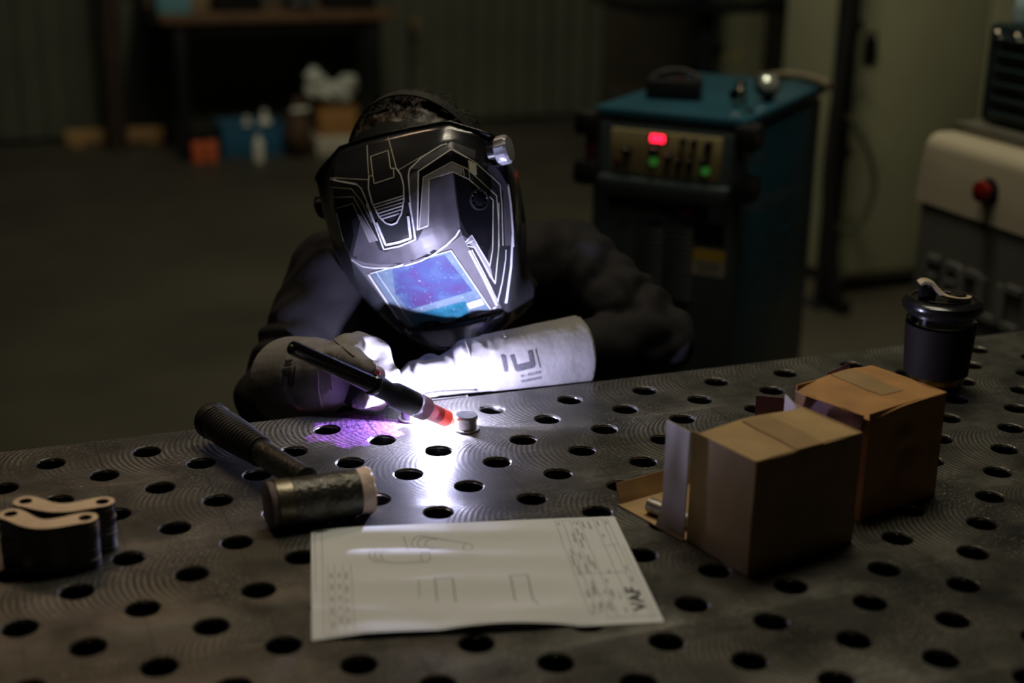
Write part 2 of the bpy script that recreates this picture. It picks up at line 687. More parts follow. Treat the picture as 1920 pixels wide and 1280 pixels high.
def table_plate():
    V, Fc, idx = [], [], {}

    def vv(x, y, z):
        k = (round(x, 5), round(y, 5), round(z, 5))
        if k not in idx:
            idx[k] = len(V)
            V.append(k)
        return idx[k]
    SEG = 32
    cs = [(math.cos(2 * PI * k / SEG), math.sin(2 * PI * k / SEG)) for k in range(SEG)]
    h = 0.025
    sq = []
    for c, s in cs:
        m_ = max(abs(c), abs(s))
        sq.append((c / m_ * h, s / m_ * h))
    for i in range(TI0, TI1 + 1):
        for j in range(TJ0, TJ1 + 1):
            cx, cy = i * 0.05, j * 0.05
            if (i + j) % 2:
                # solid cell: rim verts shared with neighbours
                ring = [vv(cx + a, cy + b, 0) for a, b in sq]
                Fc.append(tuple(ring))
                Fc.append(tuple(vv(cx + a, cy + b, -0.025) for a, b in [(-h, -h), (-h, h), (h, h), (h, -h)]))
            else:
                prev = None
                for lev, (r, z) in enumerate(((None, 0), (0.0161, 0), (0.0154, -0.0005), (0.0142, -0.0018), (0.0140, -0.0026), (0.0140, -0.025), (None, -0.025))):
                    if r is None:
                        ring = [vv(cx + a, cy + b, z) for a, b in sq]
                    else:
                        ring = [vv(cx + c * r, cy + s * r, z) for c, s in cs]
                    if prev:
                        for k in range(SEG):
                            k2 = (k + 1) % SEG
                            Fc.append((prev[k], prev[k2], ring[k2], ring[k]))
                    prev = ring
    # strip along the far edge with a small chamfer
    x0, x1, y0 = TI0 * 0.05 - h, TI1 * 0.05 + h, TJ1 * 0.05 + h
    a = [vv(x0, y0, 0), vv(x1, y0, 0)]
    e1 = [vv(x0, 0.0985, 0), vv(x1, 0.0985, 0)]
    e2 = [vv(x0, 0.1, -0.0015), vv(x1, 0.1, -0.0015)]
    e3 = [vv(x0, 0.1, -0.025), vv(x1, 0.1, -0.025)]
    for p, q in ((a, e1), (e1, e2), (e2, e3)):
        Fc.append((p[0], p[1], q[1], q[0]))
    return V, Fc


V, Fc = table_plate()
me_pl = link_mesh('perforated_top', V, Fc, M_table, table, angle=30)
me_pl.data.materials.append(M_hole)
me_pl.data.materials.append(mat('chamfer_steel', (0.42, 0.40, 0.36), 0.22, 0.95, var=0.15, vscale=40))
for p_ in me_pl.data.polygons:
    if -0.02 < p_.center.z < -0.0022:
        p_.material_index = 1
    elif -0.0022 < p_.center.z < -0.0004 and len(p_.vertices) == 4 and p_.center.y < 0.095:
        p_.material_index = 2
for (cx, cy, sx, sy) in ((0.3, 0.094, 2.5, 0.012), (0.3, -1.119, 2.5, 0.012), (-0.969, -0.5125, 0.012, 1.2), (1.569, -0.5125, 0.012, 1.2)):
    box('side_skirt', (cx, cy, -0.1125), (sx, sy, 0.175), M_tabside, table, 0.002)
for k in range(4):
    box('under_rib', (-0.45 + 0.5 * k, -0.5125, -0.115), (0.012, 1.19, 0.16), M_tabside, table)
for sx in (-0.85, 1.45):
    for sy in (-1.0, -0.02):
        lg = box('leg', (sx, sy, -0.52), (0.09, 0.09, 0.64), M_tabside, table, 0.004)
        lathe('levelling_foot', [(0.05, -0.33), (0.05, -0.315), (0.02, -0.31), (0.02, -0.29)], M_darksteel, lg, 20)

# ============================================================ things on the table
# ---- clamping bolts standing in two holes
M_bolt = mat('bolt_steel', (0.40, 0.39, 0.38), 0.38, 0.85, var=0.25, vscale=120, bump=0.15, bscale=260)


def clamp_bolt(x, y, label):
    t = thing('clamping_bolt', label, 'bolt', (x, y, H), 0.4, 'clamping bolts standing in table holes')
    lathe('bolt_head', [(0.0117, 0.0025), (0.0117, 0.0125), (0.0127, 0.0132), (0.0130, 0.0145), (0.0130, 0.0165), (0.0122, 0.0178), (0.006, 0.0182)], M_bolt, t, 36)
    lathe('flange', [(0.0150, 0.0), (0.0153, 0.0006), (0.0150, 0.0022), (0.0110, 0.0026)], M_bolt, t, 36)
    lathe('shank', [(0.0120, -0.035), (0.0132, -0.033), (0.0132, 0.0)], M_darksteel, t, 28)
    return t


clamp_bolt(0.1, 0.0, 'short round steel clamping bolt in the hole beside the glowing torch tip')
clamp_bolt(0.05, 0.05, 'round steel clamping bolt half hidden behind the torch nozzle')

# ---- TIG torch
tip = onz(849, 790, H + 0.0105)
cap_end = ony(546, 651, -0.085)
ax = (cap_end - tip)
TL = ax.length
ax.normalize()
M_pink = mat('pink_ceramic_nozzle', (0.62, 0.20, 0.24), 0.28, var=0.12, vscale=80, trans=0.25)
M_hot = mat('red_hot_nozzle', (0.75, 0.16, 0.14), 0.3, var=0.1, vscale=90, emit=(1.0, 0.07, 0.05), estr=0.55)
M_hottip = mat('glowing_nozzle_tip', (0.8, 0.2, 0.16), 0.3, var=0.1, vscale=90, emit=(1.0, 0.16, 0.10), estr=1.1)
M_clear = mat('clear_insulator', (0.55, 0.52, 0.62), 0.18, trans=0.55, var=0.1, vscale=60)
M_navy = mat('dark_blue_torch_body', (0.012, 0.016, 0.026), 0.42, var=0.2, vscale=50)
M_red = mat('red_button', (0.16, 0.015, 0.02), 0.35, var=0.1, vscale=40)


def pix_t(x):
    """distance along the torch axis (from the tip) of the axis point seen at image column x"""
    lo, hi = 0.0, TL
    for _ in range(40):
        mid = (lo + hi) / 2
        p = tip + ax * mid
        r = p - CAM_POS
        px = 960 + F_PX * r.dot(CX) / r.dot(CZ)
        if px > x:
            lo = mid
        else:
            hi = mid
    return lo


torch = thing('welding_torch', 'slim black TIG welding torch with long back cap and glowing red nozzle', 'welding torch', tip)
A0 = ((0, 0, 0), tuple(ax))
t1, t2, t3, t4, t5, t6, t7 = [pix_t(x) for x in (837, 822, 797, 776, 735, 700, 546)]
lathe('nozzle_tip', [(0.0035, 0.0), (0.0062, t1 * 0.5), (0.0080, t1)], M_hottip, torch, 28, A0)
lathe('hot_nozzle', [(0.0080, t1), (0.0098, t1 + 0.0006), (0.0100, t2)], M_hot, torch, 28, A0)
lathe('nozzle', [(0.0100, t2), (0.0103, t3)], M_pink, torch, 28, A0)
lathe('insulator', [(0.0108, t3 - 0.001), (0.0136, t3 + 0.0012), (0.0138, (t3 + t4) / 2), (0.0132, (t3 + t4) / 2 + 0.001), (0.0137, t4)], M_clear, torch, 32, A0)
lathe('torch_head', [(0.0130, t4), (0.0138, t4 + 0.002), (0.0138, t5 - 0.006), (0.0124, t5), (0.0108, t5 + 0.003), (0.0106, t6)], M_navy, torch, 32, A0)
lathe('collar', [(0.0109, t6 - 0.003), (0.0116, t6 - 0.002), (0.0116, t6 + 0.004), (0.0100, t6 + 0.006)], M_blackgloss, torch, 28, A0)
bc = lathe('back_cap', [(0.0096, t6 + 0.004), (0.0090, t6 + 0.03), (0.0076, t7 - 0.004), (0.0070, t7 - 0.0008), (0.0055, t7)], M_blackgloss, torch, 24, A0)
lathe('cap_button', [(0.0028, t7 - 0.0002), (0.0028, t7 + 0.0010), (0.0018, t7 + 0.0016)], M_steel, torch, 12, A0)
el = lathe('electrode', [(0.0003, -0.0045), (0.0012, -0.0005), (0.0012, 0.004)], mat('tungsten', (0.3, 0.3, 0.32), 0.4, 0.9, emit=(1, 0.7, 0.5), estr=2.0, var=0.1), torch, 12, A0)
# handle runs from the head back into the gloved fist
hp0 = ax * (t5 + 0.004)
hp1 = dep(692, 716, 1.630) - tip
hp2 = dep(660, 748, 1.672) - tip
hp3 = Vector((-0.045, 0.150, 0.79)) - tip
tube('handle', [hp0, hp1, hp2], [0.0105, 0.0115, 0.0115], M_black, torch, 16, 6)
hose_end = Vector((-0.24, 0.42, 0.40)) - tip
tube('hose', [hp2, Vector((-0.022, 0.138, 0.868)) - tip, hp3, Vector((-0.09, 0.175, 0.66)) - tip, hose_end, Vector((-0.28, 0.75, 0.012)) - tip, Vector((-0.1, 1.6, 0.012)) - tip], [0.009] * 7, M_rubber, torch, 10, 8)
pb = dep(702, 702, 1.600) - tip
lathe('trigger_button', [(0.0072, -0.003), (0.0072, 0.001), (0.0058, 0.0026), (0.003, 0.003)], M_red, torch, 20, (tuple(pb), tuple((CAM_POS - tip - pb) * 0.6 + Vector((0, 0, 0.5)))))
lathe('button_housing', [(0.0125, -0.010), (0.0125, -0.003), (0.0095, -0.001)], mat('violet_trigger_mount', (0.30, 0.22, 0.42), 0.4, var=0.1), torch, 20, (tuple(pb), tuple((CAM_POS - tip - pb) * 0.6 + Vector((0, 0, 0.5)))))
ab = lathe('arc_flame', [(0.0004, -0.0022), (0.0018, -0.001), (0.0022, 0.0), (0.0018, 0.001), (0.0004, 0.0022)], mat('arc_glow', (1, 1, 1), 0.5, emit=(0.85, 0.88, 1.0), estr=60), torch, 14, (tuple(ARC - tip), (0, 0, 1)))
ab.visible_shadow = True

# filler rod laid under the left glove, its melted end near the arc
rod_a, rod_b = onz(876, 742, H + 0.004), onz(775, 752, H + 0.006)
fr = thing('filler_rod', 'thin straight steel filler rod with a melted ball end under the bright glove', 'filler rod', rod_a)
d_ = rod_b - rod_a
tube('rod', [(0, 0, 0), d_], 0.0009, M_darksteel, fr, 8)
lathe('melted_end', [(0.0004, -0.0016), (0.0014, -0.0008), (0.0016, 0), (0.0014, 0.0008), (0.0004, 0.0016)], M_darksteel, fr, 10)

# ---- mallet
M_iron = mat('hammered_black_iron', (0.085, 0.082, 0.072), 0.30, 0.6, var=0.35, vscale=60, bump=0.9, bscale=190)
M_band = mat('worn_steel_band', (0.17, 0.15, 0.115), 0.36, 0.8, var=0.3, vscale=40, bump=0.2, bscale=120)
M_nylon = mat('chewed_nylon_face', (0.85, 0.66, 0.58), 0.6, var=0.18, vscale=50, bump=0.5, bscale=120, col2=None)
r_h = 0.0232
hl, hr = onz(508, 946, H + r_h), onz(695, 918, H + r_h)
hd = (hr - hl)
HL = hd.length
mallet = thing('mallet', 'dead-blow mallet with black ribbed grip lying across the table edge', 'mallet', (hl.x, hl.y, hl.z))
AX = ((0, 0, 0), tuple(hd))
lathe('head', [(r_h - 0.0004, HL * 0.20), (r_h, HL * 0.205), (r_h, HL * 0.86), (r_h - 0.0006, HL * 0.865)], M_iron, mallet, 44, AX)
lathe('band', [(r_h - 0.0012, 0.003), (r_h + 0.0004, 0.0042), (r_h + 0.0004, HL * 0.195), (r_h - 0.0008, HL * 0.202)], M_band, mallet, 44, AX)


def chewed(name, t0, t1, flare, m):
    V, Fc = [], []
    u, v, d = frame_of(hd)
    seg, rows = 56, 7
    for i in range(rows):
        s = i / (rows - 1)
        for k in range(seg):
            a = 2 * PI * k / seg
            n_ = noise.noise(Vector((math.cos(a) * 3, math.sin(a) * 3, s * 2 + t0 * 90)))
            n2 = noise.noise(Vector((math.cos(a) * 14, math.sin(a) * 14, s * 4)))
            r = r_h - 0.001 + flare * s ** 1.5 * (1 + 0.9 * n_) + 0.0004 * n2
            t = t0 + (t1 - t0) * s + (0.0012 * n_ if i == rows - 1 else 0)
            if i == rows - 1:
                r -= 0.0022
            V.append(d * t + (u * math.cos(a) + v * math.sin(a)) * r)
    for i in range(rows - 1):
        for k in range(seg):
            k2 = (k + 1) % seg
            Fc.append((i * seg + k, i * seg + k2, (i + 1) * seg + k2, (i + 1) * seg + k))
    c0 = len(V)
    V.append(d * t1)
    for k in range(seg):
        Fc.append(((rows - 1) * seg + k, (rows - 1) * seg + (k + 1) % seg, c0))
    bm = bmesh.new()
    vs = [bm.verts.new(p) for p in V]
    for f in Fc:
        bm.faces.new([vs[i] for i in f])
    o = from_bm(name, bm, m, mallet, angle=45)
    return o


o = chewed('striking_face', HL * 0.862, HL * 1.0, 0.0022, M_nylon)
o['label'] = 'frayed pale nylon striking face'
o = chewed('rear_face', 0.0035, -0.004, 0.0012, mat('grimy_nylon_face', (0.13, 0.10, 0.095), 0.6, var=0.25, vscale=40, bump=0.4, bscale=120))
o['label'] = 'grimy dark nylon striking face'
# handle: oval iron shaft then a ribbed rubber grip
s0 = onz(575, 903, H + 0.036) - hl
s1 = onz(395, 786, H + 0.026) - hl
hdir = (s1 - s0)
hlen = hdir.length
hu, hv, hw = frame_of(hdir)


def oval_loft(name, stations, m, seg=28):
    V, Fc = [], []
    for t, rw, rh in stations:
        for k in range(seg):
            a = 2 * PI * k / seg
            V.append(s0 + hw * t + hu * math.cos(a) * rw + hv * math.sin(a) * rh)
    n = len(stations)
    for i in range(n - 1):
        for k in range(seg):
            k2 = (k + 1) % seg
            Fc.append((i * seg + k, i * seg + k2, (i + 1) * seg + k2, (i + 1) * seg + k))
    bm = bmesh.new()
    vs = [bm.verts.new(p) for p in V]
    for f in Fc:
        bm.faces.new([vs[i] for i in f])
    bm.faces.new(vs[:seg][::-1])
    bm.faces.new(vs[-seg:])
    return from_bm(name, bm, m, mallet, angle=50)


# frame_of: hu is horizontal, hv roughly vertical
gl = hlen * 0.44
oval_loft('shaft', [(0, 0.0130, 0.0150), (0.02, 0.0124, 0.0138), (gl, 0.0122, 0.0132), (gl + 0.02, 0.0122, 0.0132)], M_iron)
st = []
nr = 19
for k in range(nr):
    ta = gl + (hlen - gl - 0.012) * k / nr
    dt = (hlen - gl - 0.012) / nr
    s = k / nr
    rw = 0.0150 + 0.0040 * math.sin(s * PI * 0.9) ** 2 + 0.0025 * s + (0.002 if s > 0.93 else 0)
    rh = 0.0162 + 0.0034 * s
    st += [(ta, rw - 0.0019, rh - 0.0019), (ta + dt * 0.22, rw - 0.0019, rh - 0.0019), (ta + dt * 0.32, rw, rh), (ta + dt * 0.9, rw + 0.0002, rh + 0.0002)]
st += [(hlen - 0.012, 0.0205, 0.0205), (hlen - 0.003, 0.0208, 0.0208), (hlen, 0.0170, 0.0175)]
oval_loft('ribbed_grip', st, M_rubber)

# ---- stacks of curved link plates
M_plate = mat('laser_cut_steel', (0.62, 0.50, 0.37), 0.5, 0.3, var=0.1, vscale=60)
M_plate_e = mat('laser_cut_dark', (0.09, 0.09, 0.10), 0.34, 0.85, var=0.3, vscale=60)
ZT = H + 0.047


def banana(pa, pb, bow, r, nseg=16):
    """closed outline of a curved arm with round ends, plus its centre line ends"""
    pa, pb = Vector(pa), Vector(pb)
    d = pb - pa
    L = d.length
    d.normalize()
    nrm = Vector((d.y, -d.x))
    cl = []
    for k in range(nseg + 1):
        s = k / nseg
        cl.append(pa + d * L * s + nrm * bow * math.sin(PI * s) ** 1.3)
    up, dn = [], []
    for k, p in enumerate(cl):
        t = (cl[min(k + 1, nseg)] - cl[max(k - 1, 0)]).normalized()
        q = Vector((t.y, -t.x))
        w = r * (1 - 0.16 * math.sin(PI * k / nseg))
        dn.append(p + q * w)
        up.append(p - q * w)
    end_b, end_a = [], []
    tb = (cl[-1] - cl[-2]).normalized()
    ta = (cl[0] - cl[1]).normalized()
    for k in range(1, 8):
        a = PI * k / 8
        q = Vector((tb.y, -tb.x))
        end_b.append(pb + (q * math.cos(a) + tb * math.sin(a)) * r)
        q = Vector((ta.y, -ta.x))
        end_a.append(pa + (q * math.cos(a) + ta * math.sin(a)) * r)
    return [tuple(p) for p in dn + end_b + up[::-1] + end_a]


def plate_mesh(name, outline, holes, th):
    """plate with two through holes, side walls bowed a little so each edge catches light"""
    bm = bmesh.new()
    N = len(outline)
    ob = [bm.verts.new((x, y, 0.0003)) for x, y in outline]
    ot = [bm.verts.new((x, y, th)) for x, y in outline]
    polys = [[Vector((x, y, 0)) for x, y in outline]]
    hv_b, hv_t = [], []
    for (hx, hy, hr_) in holes:
        ring = [(hx + hr_ * math.cos(-2 * PI * k / 20), hy + hr_ * math.sin(-2 * PI * k / 20)) for k in range(20)]
        hv_b.append([bm.verts.new((x, y, 0.0003)) for x, y in ring])
        hv_t.append([bm.verts.new((x, y, th)) for x, y in ring])
        polys.append([Vector((x, y, 0)) for x, y in ring])
    allb = ob + [v for h in hv_b for v in h]
    allt = ot + [v for h in hv_t for v in h]
    for tri in tessellate_polygon(polys):
        for a, s in ((allt, 1), (allb, -1)):
            try:
                bm.faces.new([a[i] for i in tri][::s])
            except ValueError:
                pass
    for ringb, ringt in [(ob, ot)] + list(zip(hv_b, hv_t)):
        n = len(ringb)
        for i in range(n):
            bm.faces.new((ringb[i], ringb[(i + 1) % n], ringt[(i + 1) % n], ringt[i]))
    bmesh.ops.recalc_face_normals(bm, faces=bm.faces)
    me = bpy.data.meshes.new(name)
    me.materials.append(M_plate)
    me.materials.append(M_plate_e)
    bm.to_mesh(me)
    bm.free()
    for p in me.polygons:
        p.material_index = 0 if abs(p.normal.z) > 0.5 else 1
        p.use_smooth = True
    me.set_sharp_from_angle(angle=math.radians(35))
    return me


def plate_stack(pxa, pxb, bow, r, where, group):
    A, B = onz(*pxa, ZT), onz(*pxb, ZT)
    mid = (A + B) / 2
    out = banana((A.x - mid.x, A.y - mid.y), (B.x - mid.x, B.y - mid.y), bow, r)
    th = 0.0047
    me = plate_mesh('link_plate', out, [(A.x - mid.x, A.y - mid.y, r * 0.55), (B.x - mid.x, B.y - mid.y, r * 0.55)], th)
    n = 10
    words = ['bottom', 'second', 'third', 'fourth', 'fifth', 'sixth', 'seventh', 'eighth', 'ninth', 'topmost']
    for k in range(n):
        o = bpy.data.objects.new('link_plate', me)
        COL.objects.link(o)
        j = (0.0005 if k < n - 1 else 0)
        o.location = (mid.x + random.uniform(-j, j), mid.y + random.uniform(-j, j), H + k * th)
        o.rotation_euler = (0, 0, random.uniform(-0.012, 0.012) if k < n - 1 else 0)
        nm = words[k] if k in (0, n - 1) else words[k] + ' from the bottom'
        tag(o, 'curved steel link plate, %s, in the %s stack of plates' % (nm, where), 'steel plate', group)


plate_stack((48, 939), (192, 940), 0.014, 0.0112, 'rear', 'rear stack of curved link plates')
plate_stack((20, 963), (160, 970), 0.017, 0.0112, 'front', 'front stack of curved link plates')

# ---- drawing sheets
M_paper = mat('white_paper', (0.70, 0.74, 0.77), 0.7, var=0.02, vscale=6)
M_ink = mat('grey_ink', (0.16, 0.16, 0.17), 0.7, var=0.1)
M_inkd = mat('dark_ink', (0.03, 0.03, 0.03), 0.7, var=0.1)
PTL, PTR, PBL = onz(583, 993), onz(1152, 968), onz(583, 1203)
pc = (PTR + PBL) / 2
es = (PTR - PTL).normalized()
et = Vector((es.y, -es.x, 0))
PW, PH = 0.297, 0.210
paper = thing('technical_drawing', 'stapled white technical drawing sheets with printed outlines and title block', 'drawing', (pc.x, pc.y, H), 0)


def paper_h(s, t):
    w = 0.5 * math.sin(t * 15 + 2.2 * s + 1.3 * math.sin(s * 5 + t * 3)) + 0.5 * math.sin(t * 26 - 4.0 * s + 0.7)
    w += 0.7 * noise.noise(Vector((s * 2.2, t * 7.0, 3.0)))
    edge = min(1, s * 6 + 0.1) * min(1, (1 - s) * 3.5) * min(1, t * 5 + 0.25)
    z = 0.0021 * (w + 1.1) * edge
    z += 0.0055 * max(0, 1 - ((s - 0.56) / 0.20) ** 2) * max(0, (t - 0.80) / 0.2) ** 1.6
    return max(0.0, z)


def pap(s, t, dz=0.0):
    p = es * ((s - 0.5) * PW) + et * ((t - 0.5) * PH)
    return Vector((p.x, p.y, 0.0006 + paper_h(s, t) + dz))


for k in range(3):
    V, Fc = [], []
    nx, ny = 60, 48
    for j in range(ny + 1):
        for i in range(nx + 1):
            p = pap(i / nx, j / ny)
            sc = (0.30 + 0.35 * k)
            p.z = 0.0004 + (p.z - 0.0006) * sc + 0.00025 * k
            p += es * (0.0006 * (1 - k)) + et * (0.0004 * (2 - k))
            V.append(p)
    if k == 2:
        V = [pap(i / nx, j / ny) for j in range(ny + 1) for i in range(nx + 1)]
    for j in range(ny):
        for i in range(nx):
            a = j * (nx + 1) + i
            Fc.append((a, a + nx + 1, a + nx + 2, a + 1))
    sh = link_mesh('paper_sheet', V, Fc, M_paper, paper, smooth=True)


def pst(x, y):
    p = onz(x, y, H + 0.0015) - pc
    return (p.dot(es) / PW + 0.5, p.dot(et) / PH + 0.5)


def print_lines(name, lines, w, m, dz=0.00022):
    V, Fc = [], []
    for pts in lines:
        q = resample([(s * 297, t * 210) for s, t in pts], 3.0)
        ring = []
        for i, (a, b) in enumerate(q):
            a0, b0 = q[max(0, i - 1)]
            a1, b1 = q[min(len(q) - 1, i + 1)]
            L = math.hypot(a1 - a0, b1 - b0) or 1
            nx_, ny_ = -(b1 - b0) / L * w * 500, (a1 - a0) / L * w * 500
            o = len(V)
            V.append(pap((a + nx_) / 297, (b + ny_) / 210, dz))
            V.append(pap((a - nx_) / 297, (b - ny_) / 210, dz))
            if i:
                Fc.append((o - 2, o - 1, o + 1, o))
    return link_mesh(name, V, Fc, m, sh)


def pl(pts):
    return [pst(*p) for p in pts]


def ell(cx, cy, rx, ry, a0=0, a1=360, n=20, rot=0):
    out = []
    for k in range(n + 1):
        a = math.radians(a0 + (a1 - a0) * k / n)
        x, y = rx * math.cos(a), ry * math.sin(a)
        out.append((cx + x * math.cos(rot) - y * math.sin(rot), cy + x * math.sin(rot) + y * math.cos(rot)))
    return out


draw = []
# two link outlines and section rectangles of the drawing
draw += [pl(ell(798, 1049, 9, 8)), pl(ell(877, 1025, 9, 8)), pl(ell(712, 1045, 20, 13, 100, 270)), pl(ell(722, 1046, 20, 12, 100, 270)), pl(ell(732, 1047, 18, 11, 110, 260)),
         pl([(715, 1032), (745, 1032), (800, 1041)]), pl([(725, 1057), (745, 1059), (795, 1056)]), pl(ell(792, 1018, 20, 12, 100, 280)), pl(ell(800, 1018, 17, 10, 100, 280)), pl(ell(812, 1019, 15, 9, 60, 300)),
         pl([(795, 1007), (822, 1010), (876, 1017)]), pl([(808, 1029), (870, 1032)]), pl([(757, 1007), (766, 1033)]), pl([(815, 1028), (800, 1041)])]
draw += [pl([(785, 1092), (787, 1118)])]
print_lines('printed_outline', draw, 0.0006, M_ink)
rects = [pl([(820, 1127), (815, 1090), (848, 1088), (855, 1128)]), pl([(967, 1125), (956, 1084), (988, 1081), (1000, 1124)]), pl([(1000, 1124), (1010, 1140)])]
print_lines('printed_rectangle', rects, 0.0009, M_ink)
# frame and title block
fl = [[(0.035, 0.02), (0.035, 0.97)], [(0.012, 0.02), (0.012, 0.6)], [(0.04, 0.98), (0.8, 0.985)], [(0.05, 0.38), (0.05, 0.97)], [(0.07, 0.38), (0.07, 0.97)], [(0.095, 0.38), (0.095, 0.97)], [(0.12, 0.38), (0.12, 0.97)]]
for s_, ta, tb in ((0.795, 0.03, 0.93), (0.82, 0.03, 0.93), (0.845, 0.03, 0.95), (0.875, 0.03, 0.95), (0.925, 0.02, 0.95), (0.955, 0.02, 0.9), (0.972, 0.02, 0.97), (0.985, 0.3, 0.97)):
    fl.append([(s_, ta), (s_, tb)])
for t_, sa, sb in ((0.03, 0.795, 0.972), (0.12, 0.875, 0.925), (0.30, 0.925, 0.972), (0.56, 0.795, 0.972), (0.75, 0.795, 0.925), (0.95, 0.845, 0.985)):
    fl.append([(sa, t_), (sb, t_)])
print_lines('printed_frame', fl, 0.0004, M_ink)
rt_ = random.Random(3)
dash = []
for s_ in (0.805, 0.812, 0.832, 0.838, 0.856, 0.866, 0.885, 0.905, 0.935, 0.945, 0.963):
    t_ = 0.05
    while t_ < 0.92:
        L_ = rt_.uniform(0.02, 0.10)
        if rt_.random() < 0.55 and not (s_ in (0.885, 0.905) and 0.12 < t_ < 0.5) and not (s_ > 0.91 and t_ > 0.62):
            dash.append([(s_, t_), (s_, min(t_ + L_, 0.93))])
        t_ += L_ + rt_.uniform(0.03, 0.09)
for s_ in (0.06, 0.083, 0.105):
    t_ = 0.45
    while t_ < 0.93:
        L_ = rt_.uniform(0.03, 0.09)
        dash.append([(s_, t_), (s_, t_ + L_)])
        t_ += L_ + 0.05
print_lines('printed_note', dash, 0.0011, M_ink)
# bold three-letter mark, reading up the sheet
tv, tf = text_mesh('VAF', 1.0, 0.025)
wv = max(v.x for v in tv)
org = pst(1181, 1141)
V = []
for v in tv:
    u, w = v.x / wv, v.y / 0.72
    V.append(pap(org[0] - 0.034 * (1 - w) * 1.0 + 0.036, 0, 0) * 0 + pap(0.968 - 0.040 * w, 0.905 - 0.20 * u, 0.0003))
link_mesh('printed_mark', V, tf, M_inkd, sh)
box('staple', pap(0.035, 0.035, 0.0004), (0.011, 0.0009, 0.0007), M_darksteel, paper, rot=Matrix.Rotation(-0.05, 3, 'Z'))

# ---- cardboard boxes
M_card = mat('brown_cardboard', (0.40, 0.27, 0.125), 0.75, var=0.14, vscale=30, bump=0.25, bscale=60)
M_card2 = mat('orange_cardboard', (0.42, 0.215, 0.075), 0.72, var=0.18, vscale=26, bump=0.35, bscale=45)
M_cardin = mat('grey_cardboard_inside', (0.40, 0.34, 0.33), 0.8, var=0.12, vscale=40, bump=0.2, bscale=70, stretch=(1, 1, 0.3))
M_tape = mat('paper_tape', (0.33, 0.215, 0.10), 0.5, var=0.1, vscale=30)


def sagging_panel(name, o, eu, ev, nu, nv, th, m, parent, sag):
    """thin board over o + u*eu + v*ev, displaced by sag(u, v) along its normal"""
    o, eu, ev = Vector(o), Vector(eu), Vector(ev)
    n = eu.cross(ev).normalized()
    V, Fc = [], []
    for lay in (0, 1):
        for j in range(nv + 1):
            for i in range(nu + 1):
                V.append(o + eu * (i / nu) + ev * (j / nv) + n * (sag(i / nu, j / nv) - lay * th))
    W = nu + 1
    off = W * (nv + 1)
    for j in range(nv):
        for i in range(nu):
            a = j * W + i
            Fc.append((a, a + 1, a + W + 1, a + W))
            Fc.append((off + a, off + a + W, off + a + W + 1, off + a + 1))
    for i in range(nu):
        Fc.append((i, off + i, off + i + 1, i + 1))
        a = nv * W + i
        Fc.append((a, a + 1, off + a + 1, off + a))
    for j in range(nv):
        a = j * W
        Fc.append((a, a + W, off + a + W, off + a))
        a = j * W + nu
        Fc.append((a, off + a, off + a + W, a + W))
    return link_mesh(name, V, Fc, m, parent, angle=40)


def nz(s, f, a):
    return a * noise.noise(Vector((s[0] * f, s[1] * f, s[2] * 3.7)))


B1 = Vector((0.2215, -0.4225, H))
b1 = thing('cardboard_box', 'open brown cardboard box nearest the drawing with its flap laid flat', 'box', B1, math.radians(12.5), 'small cardboard boxes')
w1, d1, h1, T = 0.134, 0.086, 0.113, 0.0016
sagging_panel('front_wall', (0, 0, 0.0005), (w1, 0, 0), (0, 0, h1), 10, 8, T, M_card, b1, lambda u, v: nz((u, v, 1), 3, 0.0012) - 0.0022 * math.sin(PI * u) * v)
sagging_panel('left_wall', (0, d1, 0.0005), (0, -d1, 0), (0, 0, h1), 8, 8, T, M_card, b1, lambda u, v: nz((u, v, 2), 3, 0.0008))
sagging_panel('right_wall', (w1, 0, 0.0005), (0, d1, 0), (0, 0, h1), 8, 8, T, M_card, b1, lambda u, v: nz((u, v, 3), 3, 0.0008))
sagging_panel('lid_panel', (0, 0, h1 + 0.0005), (w1, 0, 0), (0, d1 - 0.008, 0), 14, 10, T, M_card, b1, lambda u, v: 0.0035 * math.sin(PI * min(1, u * 1.15)) * v + nz((u, v, 4), 3, 0.0012) - 0.0005)
sagging_panel('bottom_panel', (0, 0, 0.0016), (w1, 0, 0), (0, d1, 0), 4, 4, T * 0.7, M_card, b1, lambda u, v: 0)
o = sagging_panel('paper_tape', (0.050, 0.0, h1 + 0.0010), (0.034, 0, 0), (0, d1 - 0.012, 0), 6, 10, 0.0003, M_tape, b1, lambda u, v: 0.0035 * math.sin(PI * min(1, (0.050 + 0.034 * u) / w1 * 1.15)) * v + nz(((0.050 + 0.034 * u) / w1, v, 4), 3, 0.0012))
o['label'] = 'darker strip of paper tape'
# bottom flap lying out over the table towards the welder, with its turned-up lip
fl_ = sagging_panel('bottom_flap', (-0.004, d1, 0.0020), (w1 * 0.98, 0, 0), (-0.003, 0.098, 0), 6, 6, T * 0.8, M_card, b1, lambda u, v: 0.0)
sagging_panel('flap_lip', (-0.005, d1 + 0.096, 0.0022), (w1 * 0.95, 0.002, 0), (0.0, 0.007, 0.020), 8, 3, T * 0.8, M_card, fl_, lambda u, v: nz((u, v, 5), 4, 0.001))
o = sagging_panel('side_flap', (-0.0012, d1 + 0.0005, 0.002), (0.004, 0.036, 0), (0, 0, h1 - 0.003), 6, 10, T * 0.8, M_cardin, b1, lambda u, v: -0.002 * u * u + nz((u, v, 6), 2.5, 0.0012) - (0.006 * u * max(0, 0.22 - v) / 0.22))
o['label'] = 'pale grey open side flap'
sagging_panel('side_flap', (w1, d1, 0.002), (0.012, 0.030, 0), (0, 0, h1 - 0.003), 4, 6, T * 0.8, M_cardin, b1, lambda u, v: 0.002 * u)

